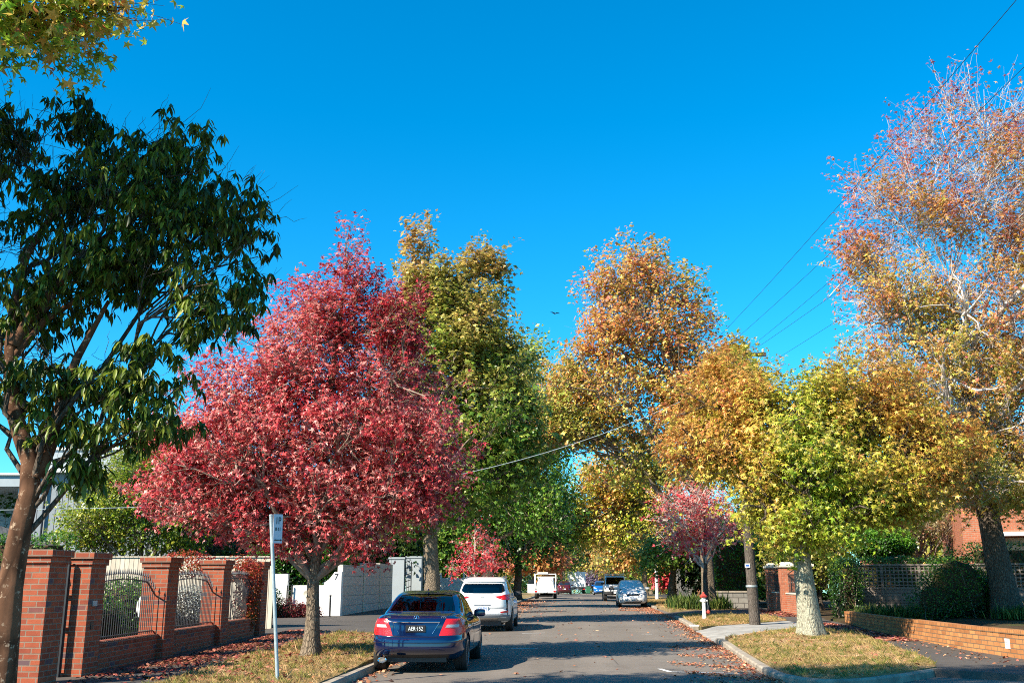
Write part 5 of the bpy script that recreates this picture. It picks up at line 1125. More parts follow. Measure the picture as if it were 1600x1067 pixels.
def car(name, label, cat, S, x, Y, rz=0, group='cars parked along the kerb', rich=True):
    root = empty(name, (x, Y, road_z(x, Y)), rz, label, cat, group)
    for k in range(6):                                  # a union that fails leaves the body short: shift a hair and repeat
        lo = bm_obj(body_lower(S, 26 if rich else 16)); up = bm_obj(body_upper(S)); up.data.transform(Matrix.Diagonal((1 - .0007 * k, 1 + .0013 * k, 1, 1))); boolean(lo, [up], 'UNION')
        zs = [v.co.z for v in lo.data.vertices]; ys = [v.co.y for v in lo.data.vertices]
        if zs and max(zs) > S['H'] * .96 and min(zs) < .6 and max(ys) - min(ys) > S['L'] * .93: break
        drop([lo, up])
    bvh = BVHTree.FromObject(lo, bpy.context.evaluated_depsgraph_get())
    cut = []
    for wy in S['wheels']:
        for s in (-1, 1):
            mb = MB(); mb.lathe([(S['wr'] + .055, -.18), (S['wr'] + .055, .3)], (s * (S['W'] / 2 - .05), wy, S['wr']), 36, Matrix.Rotation(R(90) * s, 3, 'Y')); cut.append(mb_obj(mb))
    if rich:
        cav = bm_obj(body_upper(S, 10, .05)); cut.append(cav)
        zb = S['gz'][0][0]; mb = MB(); mb.bx(-S['W'] / 2 + .14, S['W'] / 2 - .14, ip(zb + .1, S['gr']) + .12, ip(zb + .1, S['gf']) - .1, .42, zb + .1); cut.append(mb_obj(mb))
        for o_ in S['rearwin']: cut.append(mb_obj(MB().prism(o_, lambda a, b, d: (a, d, b), -S['L'] / 2 - .5, -.45)))
        for o_ in S['screen']: cut.append(mb_obj(MB().prism(o_, lambda a, b, d: (a, d, b), -.1, S['L'] / 2 + .5)))
        for o_ in S['sidewin']: cut.append(mb_obj(MB().prism(o_, lambda a, b, d: (d, a, b), -1.2, 1.2)))
    whole = lo.data.copy(); boolean(lo, cut)
    if not lo.data.vertices or max(v.co.y for v in lo.data.vertices) - min(v.co.y for v in lo.data.vertices) < S['L'] * .93 or min(v.co.z for v in lo.data.vertices) > .5:
        old = lo.data; lo.data = whole; bpy.data.meshes.remove(old)
        for c in cut:                                   # one cut at a time, leaving out any that breaks the shell
            for k in range(4):
                keep = lo.data.copy(); boolean(lo, [c]); vz_ = [v.co for v in lo.data.vertices]
                if vz_ and max(v.y for v in vz_) - min(v.y for v in vz_) > S['L'] * .93 and max(v.z for v in vz_) > S['H'] * .95: bpy.data.meshes.remove(keep); break
                bad = lo.data; lo.data = keep; bpy.data.meshes.remove(bad); c.data.transform(Matrix.Translation((.0013, .0017, .0011)))
    drop(cut + [up])
    me = lo.data; me.materials.clear(); me.materials.append(M[S['paint']]); lo.name = 'body'; me.name = 'body'; lo.parent = root
    me.polygons.foreach_set('use_smooth', [True] * len(me.polygons)); me.set_sharp_from_angle(angle=R(32))
    gm = M['car_glass'] if rich else M['car_glass_dark']; off = -.008 if rich else .004
    def grow(o, k=.012):
        c = sum((Vector(p) for p in o), Vector((0, 0))) / len(o); return [tuple(Vector(p) + (Vector(p) - c).normalized() * k) for p in o]
    for o_ in S['rearwin']: project(bvh, grow(o_), 'y', -1, off, 'rear_window', gm, root, .06, -.004)
    for o_ in S['screen']: project(bvh, grow(o_), 'y', 1, off, 'windscreen', gm, root, .06, -.004)
    for o_ in S['sidewin']: project(bvh, grow(o_), 'x', 1, off, 'side_window', gm, root, .06, -.004, mirror=True)
    for wy in S['wheels']:
        for s in (-1, 1): wheel(root, s * (S['W'] / 2 - .13), wy, S['wr'], S.get('ww', .22), S.get('spokes', 7))
    # underside pan
    mb = MB(); mb.bx(-S['W'] / 2 + .35, S['W'] / 2 - .35, -S['L'] / 2 + .3, S['L'] / 2 - .35, .19, .32); mb.build('underbody', M['plastic'], root)
    for s in (-1, 1):
        e = MB(); my = S['mirror'][0]; mz = S['mirror'][1]
        b = rbox(4, 4)
        for v in b.verts: v.co = Vector((v.co.x * .12 + s * (S['W'] / 2 + .03), v.co.y * .06 + my, v.co.z * .075 + mz))
        o = bm_obj(b, 'mirror'); o.data.materials.append(M[S.get('mirror_mat', S['paint'])]); o.data.polygons.foreach_set('use_smooth', [True] * len(o.data.polygons)); o.parent = root; o.name = 'mirror'
    if rich:
        for sx, sy in S['seats']:
            b = rbox(4, 5)
            for v in b.verts: v.co = Vector((v.co.x * .13 + sx, v.co.y * .05 + sy, v.co.z * .10 + S['seatz']))
            o = bm_obj(b, 'headrest'); o.data.materials.append(M['seat']); o.parent = root
            b = rbox(4, 6)
            for v in b.verts: v.co = Vector((v.co.x * .24 + sx, v.co.y * .08 + sy + .02, v.co.z * .30 + S['seatz'] - .40))
            o = bm_obj(b, 'seat_back'); o.data.materials.append(M['seat']); o.parent = root
    return root, bvh
def plate(root, txt, z, y, w_=.37, h_=.125, dark=False, face=-1, size=None, bvh=None):
    e = empty('number_plate', (0, y, z)); e.parent = root
    if face > 0: e.rotation_euler = (0, 0, R(180))
    mb = MB(); mb.bx(-w_ / 2, w_ / 2, -.012, 0, -h_ / 2, h_ / 2); mb.build('plate', M['black'] if dark else M['plate_white'], e, bevel=.003)
    if txt: text_mesh('plate_text', txt, size or h_ * .78, M['plate_white'] if dark else M['blue'], e, (0, -.0145, 0), (R(90), 0, 0), .001, sx=.80)
    return e
def rim_strip(root, name, mat, pts, r=.012):
    mb = MB(); mb.tube(pts, r, 6); mb.build(name, mat, root, smooth=True)
def surf(bvh, x, z, s=-1, off=.004):
    h = bvh.ray_cast(Vector((x, s * 8, z)), Vector((0, -s, 0))); return Vector((x, (h[0].y if h[0] else s * 2.2) + s * off, z))
BT = [(-3, .2), (3, .2)]
SEDAN = dict(L=4.58, W=1.79, H=1.46, paint='navy', round=8, bow=.16, wheels=(-1.36, 1.40), wr=.325, ww=.225, spokes=9, mirror=(.55, 1.0),
    top=[(-2.29, .98), (-2.2, 1.04), (-1.9, 1.065), (-1.4, 1.05), (0, .99), (1.0, .98), (1.7, .90), (2.1, .80), (2.29, .66)], bot=[(-2.29, .30), (-1.9, .20), (1.9, .20), (2.29, .26)],
    plan=[(-2.29, .93), (-1.9, .985), (-1, 1), (1.2, 1), (1.9, .96), (2.29, .86)], side=[(.2, .93), (.4, .985), (.62, 1), (.8, .985), (.95, .94), (1.06, .88)],
    rear=[(.2, .16), (.33, .04), (.45, 0), (.60, .01), (.64, .06), (.8, .09), (.97, .08), (1.04, .10)], front=[(.2, .12), (.4, 0), (.6, .02), (.9, .25)],
    gz=[(.88, .84), (1.05, .78), (1.25, .70), (1.42, .60), (1.5, .57)], gr=[(.9, -1.85), (1.06, -1.66), (1.25, -1.22), (1.38, -.92), (1.46, -.55)], gf=[(.9, 1.35), (1.0, 1.12), (1.2, .72), (1.38, .36), (1.46, .05)], arc=.055, ac=-.15,
    rearwin=[[(-.63, 1.085), (.63, 1.085), (.60, 1.17), (.50, 1.375), (.3, 1.395), (-.3, 1.395), (-.50, 1.375), (-.60, 1.17)]], screen=[[(-.64, 1.06), (.64, 1.06), (.52, 1.37), (-.52, 1.37)]],
    sidewin=[[(.80, 1.04), (.72, 1.10), (.12, 1.37), (-.26, 1.395), (-.26, 1.04)], [(-.34, 1.04), (-.34, 1.395), (-.75, 1.355), (-1.18, 1.15), (-1.28, 1.07), (-1.15, 1.05)]],
    seats=[(-.38, .1), (.38, .1), (-.40, -.88), (0, -.9), (.40, -.88)], seatz=1.14)
r, bv = car('parked_car', 'dark blue sedan parked at the left kerb, nearest the camera', 'car', SEDAN, -2.92, 21.1)
for s in (-1, 1):
    tl = project(bv, [(s * a, b) for a, b in [(.55, .965), (.80, .955), (.865, .90), (.865, .72), (.80, .675), (.43, .665), (.47, .78)]], 'y', -1, .006, 'tail_light', M['red_lens'], r, .03)
    project(bv, [(s * a, b) for a, b in [(.57, .862), (.77, .862), (.76, .812), (.54, .808)]], 'y', -1, .012, 'reversing_lens', M['clear_lens'], tl, .03)
project(bv, [(-.43, .895), (.43, .895), (.31, .70), (-.31, .70)], 'y', -1, .003, 'plate_recess', M['navy'], r, .05)
rim_strip(r, 'chrome_strip', M['chrome'], [surf(bv, x, .905, -1, .012) for x in np.linspace(-.44, .44, 9)], .013)
for s in (-1, 1): rim_strip(r, 'recess_edge', M['chrome'], [surf(bv, s * (.43 - .12 * t), .895 - .195 * t, -1, .006) for t in np.linspace(0, 1, 5)], .005)
py_ = surf(bv, 0, .80).y; plate(r, 'AER\u00b7152', .79, py_ - .012, .37, .125, True)
eb = empty('badge', (0, surf(bv, 0, .975).y - .004, .975)); eb.parent = r
mb = MB(); mb.tube([(.047 * math.cos(a), -.006, .047 * math.sin(a)) for a in np.linspace(0, 6.283, 19)], .005, 5); mb.build('ring', M['chrome'], eb)
mb = MB()
for k in range(3):
    a = math.pi / 2 + k * 2.094; mb.add([(.046 * math.cos(a), -.006, .046 * math.sin(a)), (.008 * math.cos(a + 1.05), -.008, .008 * math.sin(a + 1.05)), (0, -.012, 0), (.008 * math.cos(a - 1.05), -.008, .008 * math.sin(a - 1.05))], [(0, 1, 2), (0, 2, 3)])
mb.build('star', M['chrome'], eb)
for t_, x in (('C 220', -.56), ('CDI', .50)): text_mesh('model_lettering', t_, .055, M['chrome'], r, (x, surf(bv, x, .985).y - .010, .985), (R(90), 0, R(-8 if x < 0 else 8)), .002)
rim_strip(r, 'bumper_crease', M['navy'], [surf(bv, x, .545, -1, .006) for x in np.linspace(-.82, .82, 15)], .010)
rim_strip(r, 'bumper_seam', M['black'], [surf(bv, x, .645, -1, .001) for x in np.linspace(-.84, .84, 15)], .006)
rim_strip(r, 'boot_seam', M['black'], [surf(bv, .66 if abs(x) > .655 else x, z, -1, .001) for x, z in [(-.40, .665), (.40, .665)]], .005)
project(bv, [(-.62, .33), (.62, .33), (.58, .24), (-.58, .24)], 'y', -1, .004, 'rear_valance', M['plastic'], r, .06)
mb = MB(); mb.lathe([(.045, -2.24), (.062, -2.26), (.062, -2.16), (.05, -2.0)], (0, 0, 0), 14, Matrix.Rotation(R(-90), 3, 'X')); ex = mb.build('exhaust', M['chrome'], r, smooth=True); ex.matrix_local = Matrix.Translation((-.60, 0, .245)) @ Matrix.Diagonal((1.35, 1, .8, 1))
mb = MB(); mb.box((0, -.62, 1.475), (.03, .12, .035), taper=.5); mb.build('aerial', M['navy'], r)
for yy in (-1.33, -.30, .86):
    for s in (-1, 1):
        mb = MB(); pts = []
        for z in np.linspace(.36, 1.0, 7):
            h = bv.ray_cast(Vector((s * 4, yy + (.25 if yy < -1 and z < .75 else 0), z)), Vector((-s, 0, 0)))
            if h[0]: pts.append(h[0])
        mb.tube(pts, .005, 4); mb.build('door_seam', M['black'], r)
SUV = dict(L=4.47, W=1.85, H=1.67, paint='white_car', round=8, bow=.18, wheels=(-1.34, 1.33), wr=.35, ww=.23, spokes=5, mirror=(.62, 1.12), mirror_mat='plastic',
    top=[(-2.23, 1.08), (-2.0, 1.14), (1.0, 1.08), (1.8, 1.0), (2.1, .88), (2.23, .7)], bot=[(-2.23, .36), (-1.9, .24), (1.9, .24), (2.23, .3)], plan=[(-2.23, .90), (-1.8, .97), (-1, 1), (1.2, 1), (1.9, .95), (2.23, .83)],
    side=[(.2, .94), (.5, 1), (.8, .99), (1.0, .96), (1.14, .89)], rear=[(.24, .20), (.42, .0), (.62, 0), (.68, .05), (.72, .02), (1.0, .02), (1.1, .08)], front=[(.2, .1), (.5, 0), (.9, .15)],
    gz=[(.95, .87), (1.12, .84), (1.35, .76), (1.58, .67), (1.7, .60)], gr=[(.95, -2.16), (1.12, -2.10), (1.45, -1.90), (1.60, -1.72), (1.67, -1.5)], gf=[(.95, 1.45), (1.1, 1.15), (1.4, .65), (1.6, .25), (1.67, .0)], arc=.03, ac=-.3,
    rearwin=[[(-.60, 1.17), (-.3, 1.15), (.3, 1.15), (.60, 1.17), (.70, 1.23), (.66, 1.36), (.60, 1.455), (-.60, 1.455), (-.66, 1.36), (-.70, 1.23)]], screen=[[(-.66, 1.12), (.66, 1.12), (.56, 1.55), (-.56, 1.55)]],
    sidewin=[[(.95, 1.12), (.30, 1.5), (-.3, 1.54), (-.3, 1.14)], [(-.38, 1.14), (-.38, 1.54), (-1.1, 1.50), (-1.55, 1.32), (-1.5, 1.2)]], seats=[(-.38, .1), (.38, .1), (-.42, -.8), (.42, -.8)], seatz=1.22)
r, bv = car('parked_suv', 'white suv parked in front of the dark blue sedan', 'car', SUV, -2.88, 34.3)
for s in (-1, 1):
    project(bv, [(s * a, b) for a, b in [(.36, 1.06), (.55, 1.08), (.78, 1.135), (.90, 1.10), (.905, 1.0), (.80, .95), (.62, .965), (.50, 1.0)]], 'y', -1, .006, 'tail_light', M['red_lens'], r, .04)
    project(bv, [(s * a, b) for a, b in [(.54, .60), (.80, .635), (.80, .575), (.60, .555)]], 'y', -1, .005, 'reflector', M['red_lens'], r, .05)
project(bv, [(-.86, .50), (-.72, .50), (-.58, .55), (.58, .55), (.72, .50), (.86, .50), (.84, .32), (-.84, .32)], 'y', -1, .006, 'bumper_cladding', M['grey_trim'], r, .05)
project(bv, [(-.5, .42), (.5, .42), (.45, .30), (-.45, .30)], 'y', -1, .014, 'skid_plate', M['alloy'], r, .06)
project(bv, [(-.66, 1.49), (.66, 1.49), (.62, 1.56), (-.62, 1.56)], 'y', -1, .05, 'roof_spoiler', M['white_car'], r, .06, .06)
plate(r, 'ICM\u00b77MJ', .70, surf(bv, 0, .70).y - .02, .38, .135)
rim_strip(r, 'handle_strip', M['chrome'], [surf(bv, x, .80, -1, .01) for x in np.linspace(-.26, .26, 5)], .010)
rim_strip(r, 'tailgate_seam', M['grey_trim'], [surf(bv, x, .655, -1, .0) for x in np.linspace(-.7, .7, 9)], .005)
eb = empty('badge', (0, surf(bv, 0, 1.03).y - .006, 1.035)); eb.parent = r
mb = MB(); mb.tube([(.075 * math.cos(a), -.004, .04 * math.sin(a)) for a in np.linspace(0, 6.283, 19)], .006, 5); mb.build('ring', M['grey_trim'], eb)
mb = MB(); mb.tube([(-.042, -.004, -.026), (-.022, -.004, .026)], .007, 5); mb.tube([(.022, -.004, -.026), (.042, -.004, .026)], .007, 5); mb.tube([(-.032, -.004, -.004), (.032, -.004, .004)], .007, 5); mb.build('emblem', M['grey_trim'], eb)
mb = MB()
for s in (-1, 1): mb.tube([(s * .62, -1.35, 1.60), (s * .60, -1.2, 1.665), (s * .60, .1, 1.68), (s * .60, .3, 1.64)], .018, 6)
mb.build('roof_rail', M['alloy'], r); mb = MB(); mb.tube([(0, -1.45, 1.66), (0, -1.55, 1.78)], .008, 5); mb.build('aerial', M['plastic'], r)
HATCH = dict(L=4.2, W=1.72, H=1.52, paint='silver_car', round=7, bow=.22, wheels=(-1.25, 1.27), wr=.31, ww=.2, mirror=(.62, 1.05),
    top=[(-2.1, .98), (-1.9, 1.03), (.9, 1.0), (1.6, .92), (1.95, .78), (2.1, .62)], bot=[(-2.1, .32), (-1.8, .2), (1.8, .2), (2.1, .24)], plan=[(-2.1, .9), (-1.7, .97), (1.2, 1), (1.8, .95), (2.1, .86)],
    side=[(.2, .95), (.5, 1), (.8, .98), (1.03, .88)], rear=[(.2, .1), (.5, 0), (1, .05)], front=[(.2, .06), (.35, 0), (.5, .02), (.75, .12), (.95, .3)],
    gz=[(.9, .82), (1.05, .78), (1.3, .68), (1.5, .58)], gr=[(.9, -2.0), (1.05, -1.95), (1.4, -1.7), (1.52, -1.3)], gf=[(.9, 1.5), (1.0, 1.28), (1.25, .78), (1.45, .38), (1.52, .05)], arc=.04, ac=-.3,
    rearwin=[[(-.58, 1.08), (.58, 1.08), (.5, 1.38), (-.5, 1.38)]], screen=[[(-.64, 1.03), (.64, 1.03), (.52, 1.42), (-.52, 1.42)]], sidewin=[[(.95, 1.04), (.3, 1.36), (-.3, 1.42), (-.3, 1.04)], [(-.38, 1.04), (-.38, 1.42), (-1.2, 1.34), (-1.5, 1.1)]], seats=[(-.36, .1), (.36, .1)], seatz=1.12)
def front(r, bv, pl, z=1.0, lights='clear_lens', wide=.80, grille=True, zl=.72):
    for s in (-1, 1):
        project(bv, [(s * a, b) for a, b in [(wide * .60, zl - .06), (wide * .98, zl + .02), (wide, zl + .13), (wide * .85, zl + .14), (wide * .62, zl + .04)]], 'y', 1, .006, 'headlight', M[lights], r, .04)
        project(bv, [(s * a, b) for a, b in [(.62, .34), (.72, .34), (.72, .42), (.62, .42)]], 'y', 1, .006, 'fog_light', M[lights], r, .05)
    if grille: g = project(bv, [(-.42, zl + .02), (.42, zl + .02), (.34, zl - .08), (-.34, zl - .08)], 'y', 1, .006, 'grille', M['plastic'], r, .05); rim_strip(r, 'grille_bar', M['chrome'], [surf(bv, x, zl - .02, 1, .014) for x in np.linspace(-.38, .38, 7)], .012)
    project(bv, [(-.52, .40), (.52, .40), (.46, .26), (-.46, .26)], 'y', 1, .006, 'air_intake', M['plastic'], r, .06)
    plate(r, pl, zl - .20, surf(bv, 0, zl - .20, 1).y + .015, .37, .12, False, 1)
r, bv = car('parked_hatchback', 'silver hatchback facing the camera at the right kerb', 'car', HATCH, 3.32, 60.4, R(180)); front(r, bv, 'WKF\u00b7318')
mb = MB(); mb.tube([(.07 * math.cos(a), 0, .045 * math.sin(a)) for a in np.linspace(0, 6.283, 15)], .010, 5); o = mb.build('badge', M['chrome'], r); o.location = surf(bv, 0, .71, 1, .03)
HB2 = dict(HATCH, paint='red_car'); r, bv = car('parked_hatchback', 'dark red hatchback seen from behind beyond the white ute', 'car', HB2, Gx(882, 120), 120, rich=False, group='cars far along the street')
for s in (-1, 1): project(bv, [(s * .55, .75), (s * .82, .8), (s * .82, 1.0), (s * .66, .98)], 'y', -1, .01, 'tail_light', M['red_lens'], r, .08)
plate(r, '', .62, surf(bv, 0, .62).y - .01)
HB3 = dict(HATCH, paint='blue_car'); r, bv = car('parked_hatchback', 'bright blue hatchback facing the camera, far at the right kerb', 'car', HB3, Gx(938, 118), 118, R(180), rich=False, group='cars far along the street'); front(r, bv, '')
OFFR = dict(L=4.7, W=1.86, H=1.92, paint='white_car', round=14, round2=12, bow=.10, wheels=(-1.45, 1.5), wr=.40, ww=.27, spokes=6, mirror=(.75, 1.3), mirror_mat='plastic',
    top=[(-2.35, 1.2), (.9, 1.18), (1.2, 1.16), (2.2, 1.10), (2.35, 1.0)], bot=[(-2.35, .45), (2.35, .50)], plan=[(-2.35, .97), (1.5, 1), (2.35, .93)], side=[(.4, .98), (.8, 1), (1.1, .98), (1.2, .93)], rear=[(.4, 0), (1, 0)], front=[(.4, 0), (.9, 0), (1.1, .06)],
    gz=[(1.0, .88), (1.2, .86), (1.8, .76), (1.92, .72)], gr=[(1.0, -2.3), (1.92, -2.2)], gf=[(1.0, 1.25), (1.2, 1.12), (1.8, .62), (1.92, .4)], arc=.015, ac=-.8,
    rearwin=[[(-.6, 1.3), (.6, 1.3), (.56, 1.7), (-.56, 1.7)]], screen=[[(-.72, 1.23), (.72, 1.23), (.66, 1.76), (-.66, 1.76)]], sidewin=[[(.85, 1.24), (.5, 1.72), (-.2, 1.76), (-.2, 1.24)], [(-.3, 1.24), (-.3, 1.76), (-1.2, 1.76), (-1.2, 1.24)]], seats=[(-.4, 0), (.4, 0)], seatz=1.4)
r, bv = car('off_roader', 'tall white off roader facing the camera behind the silver hatchback', 'car', OFFR, 3.12, 79, R(180)); 
for s in (-1, 1): project(bv, [(s * .62, .84), (s * .88, .84), (s * .88, 1.04), (s * .62, 1.04)], 'y', 1, .008, 'headlight', M['clear_lens'], r, .06)
project(bv, [(-.56, .84), (.56, .84), (.56, 1.04), (-.56, 1.04)], 'y', 1, .008, 'grille', M['plastic'], r, .08); project(bv, [(-.92, .74), (.92, .74), (.90, .5), (-.90, .5)], 'y', 1, .05, 'bumper', M['plastic'], r, .08, .05); plate(r, '', .64, 2.44, face=1)
mb = MB()
for s in (-1, 1): mb.tube([(s * .45, 2.5, .5), (s * .42, 2.52, 1.08), (0, 2.53, 1.12)], .03, 6)
mb.build('bull_bar', M['plastic'], r)
mb = MB(); mb.bx(-.66, .66, -1.6, .3, 1.98, 2.0)
for s in (-1, 1): mb.bx(s * .68 - .02, s * .68 + .02, -1.6, .3, 1.95, 2.06)
mb.build('roof_rack', M['alloy'], r)
# white work ute with rack and canopy frame
UTE = dict(L=5.1, W=1.85, H=1.78, paint='white_car', round=10, bow=.06, wheels=(-1.5, 1.6), wr=.37, ww=.24, mirror=(1.0, 1.2), mirror_mat='plastic',
    top=[(-2.55, .62), (-.62, .64), (-.55, 1.1), (1.2, 1.1), (2.2, 1.0), (2.55, .8)], bot=[(-2.55, .5), (-.7, .45), (2.4, .3)], plan=[(-2.55, .8), (-.7, .86), (-.5, 1), (1.8, 1), (2.55, .88)], side=[(.3, .97), (.7, 1), (1.1, .9)], rear=[(.3, 0), (1, 0)], front=[(.2, 0), (.9, .1)],
    gz=[(1.0, .86), (1.7, .70), (1.78, .66)], gr=[(1.0, -.55), (1.78, -.42)], gf=[(1.0, 1.55), (1.7, .75), (1.78, .5)], arc=.02, ac=.2, rearwin=[[(-.55, 1.25), (.55, 1.25), (.52, 1.6), (-.52, 1.6)]], screen=[[(-.66, 1.14), (.66, 1.14), (.58, 1.64), (-.58, 1.64)]], sidewin=[[(1.2, 1.12), (.7, 1.6), (-.3, 1.64), (-.3, 1.12)]], seats=[], seatz=1)
ux = Gx(852, 88); r, bv = car('work_ute', 'white work ute with a ladder rack and a grey hood, parked on the left', 'ute', UTE, ux, 90, rich=False, group='cars far along the street')
mb = MB(); mb.bx(-.93, .93, -2.56, -.66, .66, .74); mb.bx(-.93, -.89, -2.56, -.66, .742, 1.0); mb.bx(.89, .93, -2.56, -.66, .742, 1.0); mb.bx(-.93, .93, -2.61, -2.562, .50, .72); mb.build('tray', M['white_car'], r)
mb = MB()
for sx in (-.9, .9):
    for yy in (-2.5, -.75): mb.box((sx, yy, 1.4), (.06, .06, 1.3))
    mb.bx(sx - .03, sx + .03, -2.47, 1.2, 2.052, 2.11)
for yy in (-2.5, -1.4, -.5, .4, 1.15): mb.bx(-.87, .87, yy - .03, yy + .03, 2.053, 2.10)
mb.build('ladder_rack', M['white_car'], r)
mb = MB(); mb.prism([(-.82, .76), (.82, .76), (.70, 1.35), (.5, 1.62), (-.5, 1.62), (-.70, 1.35)], lambda a, b, d: (a, d, b), -2.42, -.8); mb.build('canopy', M['silver_car'], r, bevel=.04)
mb = MB(); mb.bx(-.35, .42, -2.44, -2.425, 1.0, 1.48); mb.build('paper_notice', M['white_paint'], r)
mb = MB(); mb.box((.05, -2.3, 1.80), (1.5, .35, .12)); mb.box((-.2, -2.0, 2.17), (.9, 1.2, .1)); mb.build('rolled_sheet', M['white_render'], r)
for s in (-1, 1):
    mb = MB(); mb.box((s * .80, -2.628, .63), (.2, .03, .12)); mb.build('tail_light', M['red_lens'], r)
plate(r, '', .6, -2.63)
mb = MB(); mb.box((-1.30, .95, .85), (.72, .05, .78)); mb.build('open_door', M['white_car'], r); mb = MB(); mb.box((-1.30, .95, 1.42), (.62, .03, .34)); mb.build('open_door_glass', M['car_glass_dark'], r)
# box truck
tx = Gx(901, 128); r = empty('box_truck', (tx, 128, road_z(tx, 128)), 0, 'white box truck seen from behind at the end of the road', 'truck', 'cars far along the street')
mb = MB(); mb.bx(-1.12, 1.12, 0, 4.6, .78, 2.62); mb.build('cargo_box', M['white_car'], r, bevel=.03); mb = MB(); mb.bx(-1.02, 1.02, -.03, 0, .86, 2.5); mb.build('roller_door', M['white_render'], r)
mb = MB(); mb.bx(-1.05, 1.05, -.1, .0, .48, .62); mb.bx(-.45, .45, .05, 5.6, .55, .77); mb.build('chassis', M['plastic'], r); mb = MB(); mb.bx(-.95, .95, 4.7, 6.2, .5, 2.1); mb.build('cab', M['white_car'], r, bevel=.12)
for s in (-1, 1):
    wheel(r, s * .85, 1.2, .42, .3); wheel(r, s * .85, 5.4, .42, .26); mb = MB(); mb.box((s * .9, -.115, .55), (.22, .03, .1)); mb.build('tail_light', M['red_lens'], r)
plate(r, '', .55, -.105)
# wheelie bin and other small things far off
bx0 = Gx(919, 122); r = empty('wheelie_bin', (bx0, 122, road_z(bx0, 122)), 0, 'dark green wheelie bin between the truck and the blue hatchback', 'bin'); M['green'] = plain('bin_green', (.02, .12, .06), .6)
mb = MB(); mb.box((0, 0, .5), (.48, .6, .8)); mb.build('bin_body', M['green'], r, bevel=.03); mb = MB(); mb.box((0, 0, .94), (.56, .68, .06)); mb.build('lid', M['green'], r, bevel=.02)
for s in (-1, 1): mb = MB(); mb.lathe([(.1, -.03), (.1, .03)], (s * .22, .25, .1), 12, Matrix.Rotation(R(90), 3, 'Y')); mb.build('wheel', M['tyre'], r)
bushtree(930, 150, [(925, 905, 20, 9), (938, 903, 10, 7)], ['#5a4a6a', '#7a6a86', '#9a8a98', '#6a7a4a', '#8a8a6a'], 'greyish purple bush behind the green bin', 138, tips=260, leaf=.3, spread=.4, k1=8, tone=lambda W, z: .4 + 0 * z)
# ---------------------------------------------------------------- grass blades and fallen leaves
def in_poly(P, X, Yv):
    c = np.zeros(len(X), bool); j = len(P) - 1
    for i in range(len(P)):
        xi, yi = P[i]; xj, yj = P[j]; m = ((yi > Yv) != (yj > Yv)); m &= X < (xj - xi) * (Yv - yi) / (yj - yi + 1e-12) + xi; c ^= m; j = i
    return c
def scatter(P, n, rng):
    x0, y0 = np.min(P, 0); x1, y1 = np.max(P, 0); X = rng.uniform(x0, x1, n * 3); Yv = rng.uniform(y0, y1, n * 3); m = in_poly(P, X, Yv); return X[m][:n], Yv[m][:n]
rng = np.random.default_rng(500)
def grass(P, n, hgt, seed):
    X, Yv = scatter(P, n, rng); Z = np.array([vz(a, b) for a, b in zip(X, Yv)]) - .005; pos = np.stack([X, Yv, Z], 1); k = len(X); az = rng.uniform(0, 6.283, k)
    dn = np.stack([np.cos(az) * .8, np.sin(az) * .8, rng.uniform(.1, 1.0, k)], 1); nor = np.stack([-np.sin(az), np.cos(az), .5 + 0 * az], 1)
    t = .52 + .38 * wavenoise(pos, 1.6, np.random.default_rng(seed)) + .2 * wavenoise(pos, 6, np.random.default_rng(seed + 1)) + rng.normal(size=k) * .16
    bare = np.exp(-((X - 6.25) ** 2 + (Yv - 28) ** 2) / 1.1) + np.exp(-((X + 5.45) ** 2 + (Yv - 20.8) ** 2) / .35); keep = (t > -.05) & (rng.uniform(size=k) > bare * 1.1)
    col = ramp_cols(t, ['#666234', '#8f7c48', '#ab8856', '#b8926a', '#c2a07c']) * rng.lognormal(0, .2, k)[:, None]
    h_ = hgt * rng.lognormal(0, .35, k) * np.clip(1.4 - t * .8, .5, 1.4)
    tag(link('grass', leaf_mesh('grass', pos[keep], nor[keep], dn[keep], h_[keep], col[keep], 'blade', M['grass'])), kind='stuff')
grass(V_L1, 120000, .042, 1); grass(V_NEAR, 100000, .040, 3); grass(V_HYD, 26000, .07, 5); grass([(-3.97, 38), (-3.97, 70), (-7, 70), (-7, 43)], 30000, .08, 7); grass([(4.6, 49), (7.7, 49), (7.7, 80), (4.6, 80)], 24000, .09, 9)
def tufts(P, n, seed):
    r2 = np.random.default_rng(seed); X0, Y0 = scatter(P, n, r2); k = r2.integers(12, 34, len(X0)); I = np.repeat(np.arange(len(X0)), k); m = len(I); X = X0[I] + r2.normal(size=m) * .035; Yv = Y0[I] + r2.normal(size=m) * .035
    pos = np.stack([X, Yv, np.array([vz(a, b) for a, b in zip(X, Yv)])], 1); az = r2.uniform(0, 6.283, m); dn = np.stack([np.cos(az) * .7, np.sin(az) * .7, r2.uniform(.5, 1.4, m)], 1); nor = np.stack([-np.sin(az), np.cos(az), .4 + 0 * az], 1)
    base = r2.uniform(0, 1, len(X0)) ** 1.5; col = ramp_cols(base[I] + r2.normal(size=m) * .1, ['#5a6428', '#86803c', '#a88e58', '#bc9c70']); tag(link('grass', leaf_mesh('grass', pos, nor, dn, .075 * r2.lognormal(0, .35, m), col, 'blade', M['grass'])), kind='stuff')
tufts(V_L1, 700, 11); tufts(V_NEAR, 480, 12); tufts(V_HYD, 260, 13)
LR = ['#6a3420', '#94583a', '#b07a54', '#c49a78', '#a85c50', '#8a6444']
LL = ['#3c1412', '#6a2a24', '#944a40', '#a8705c', '#8a5a3a', '#664430']
LX, LY, LZ, LC, LS = [], [], [], [], []
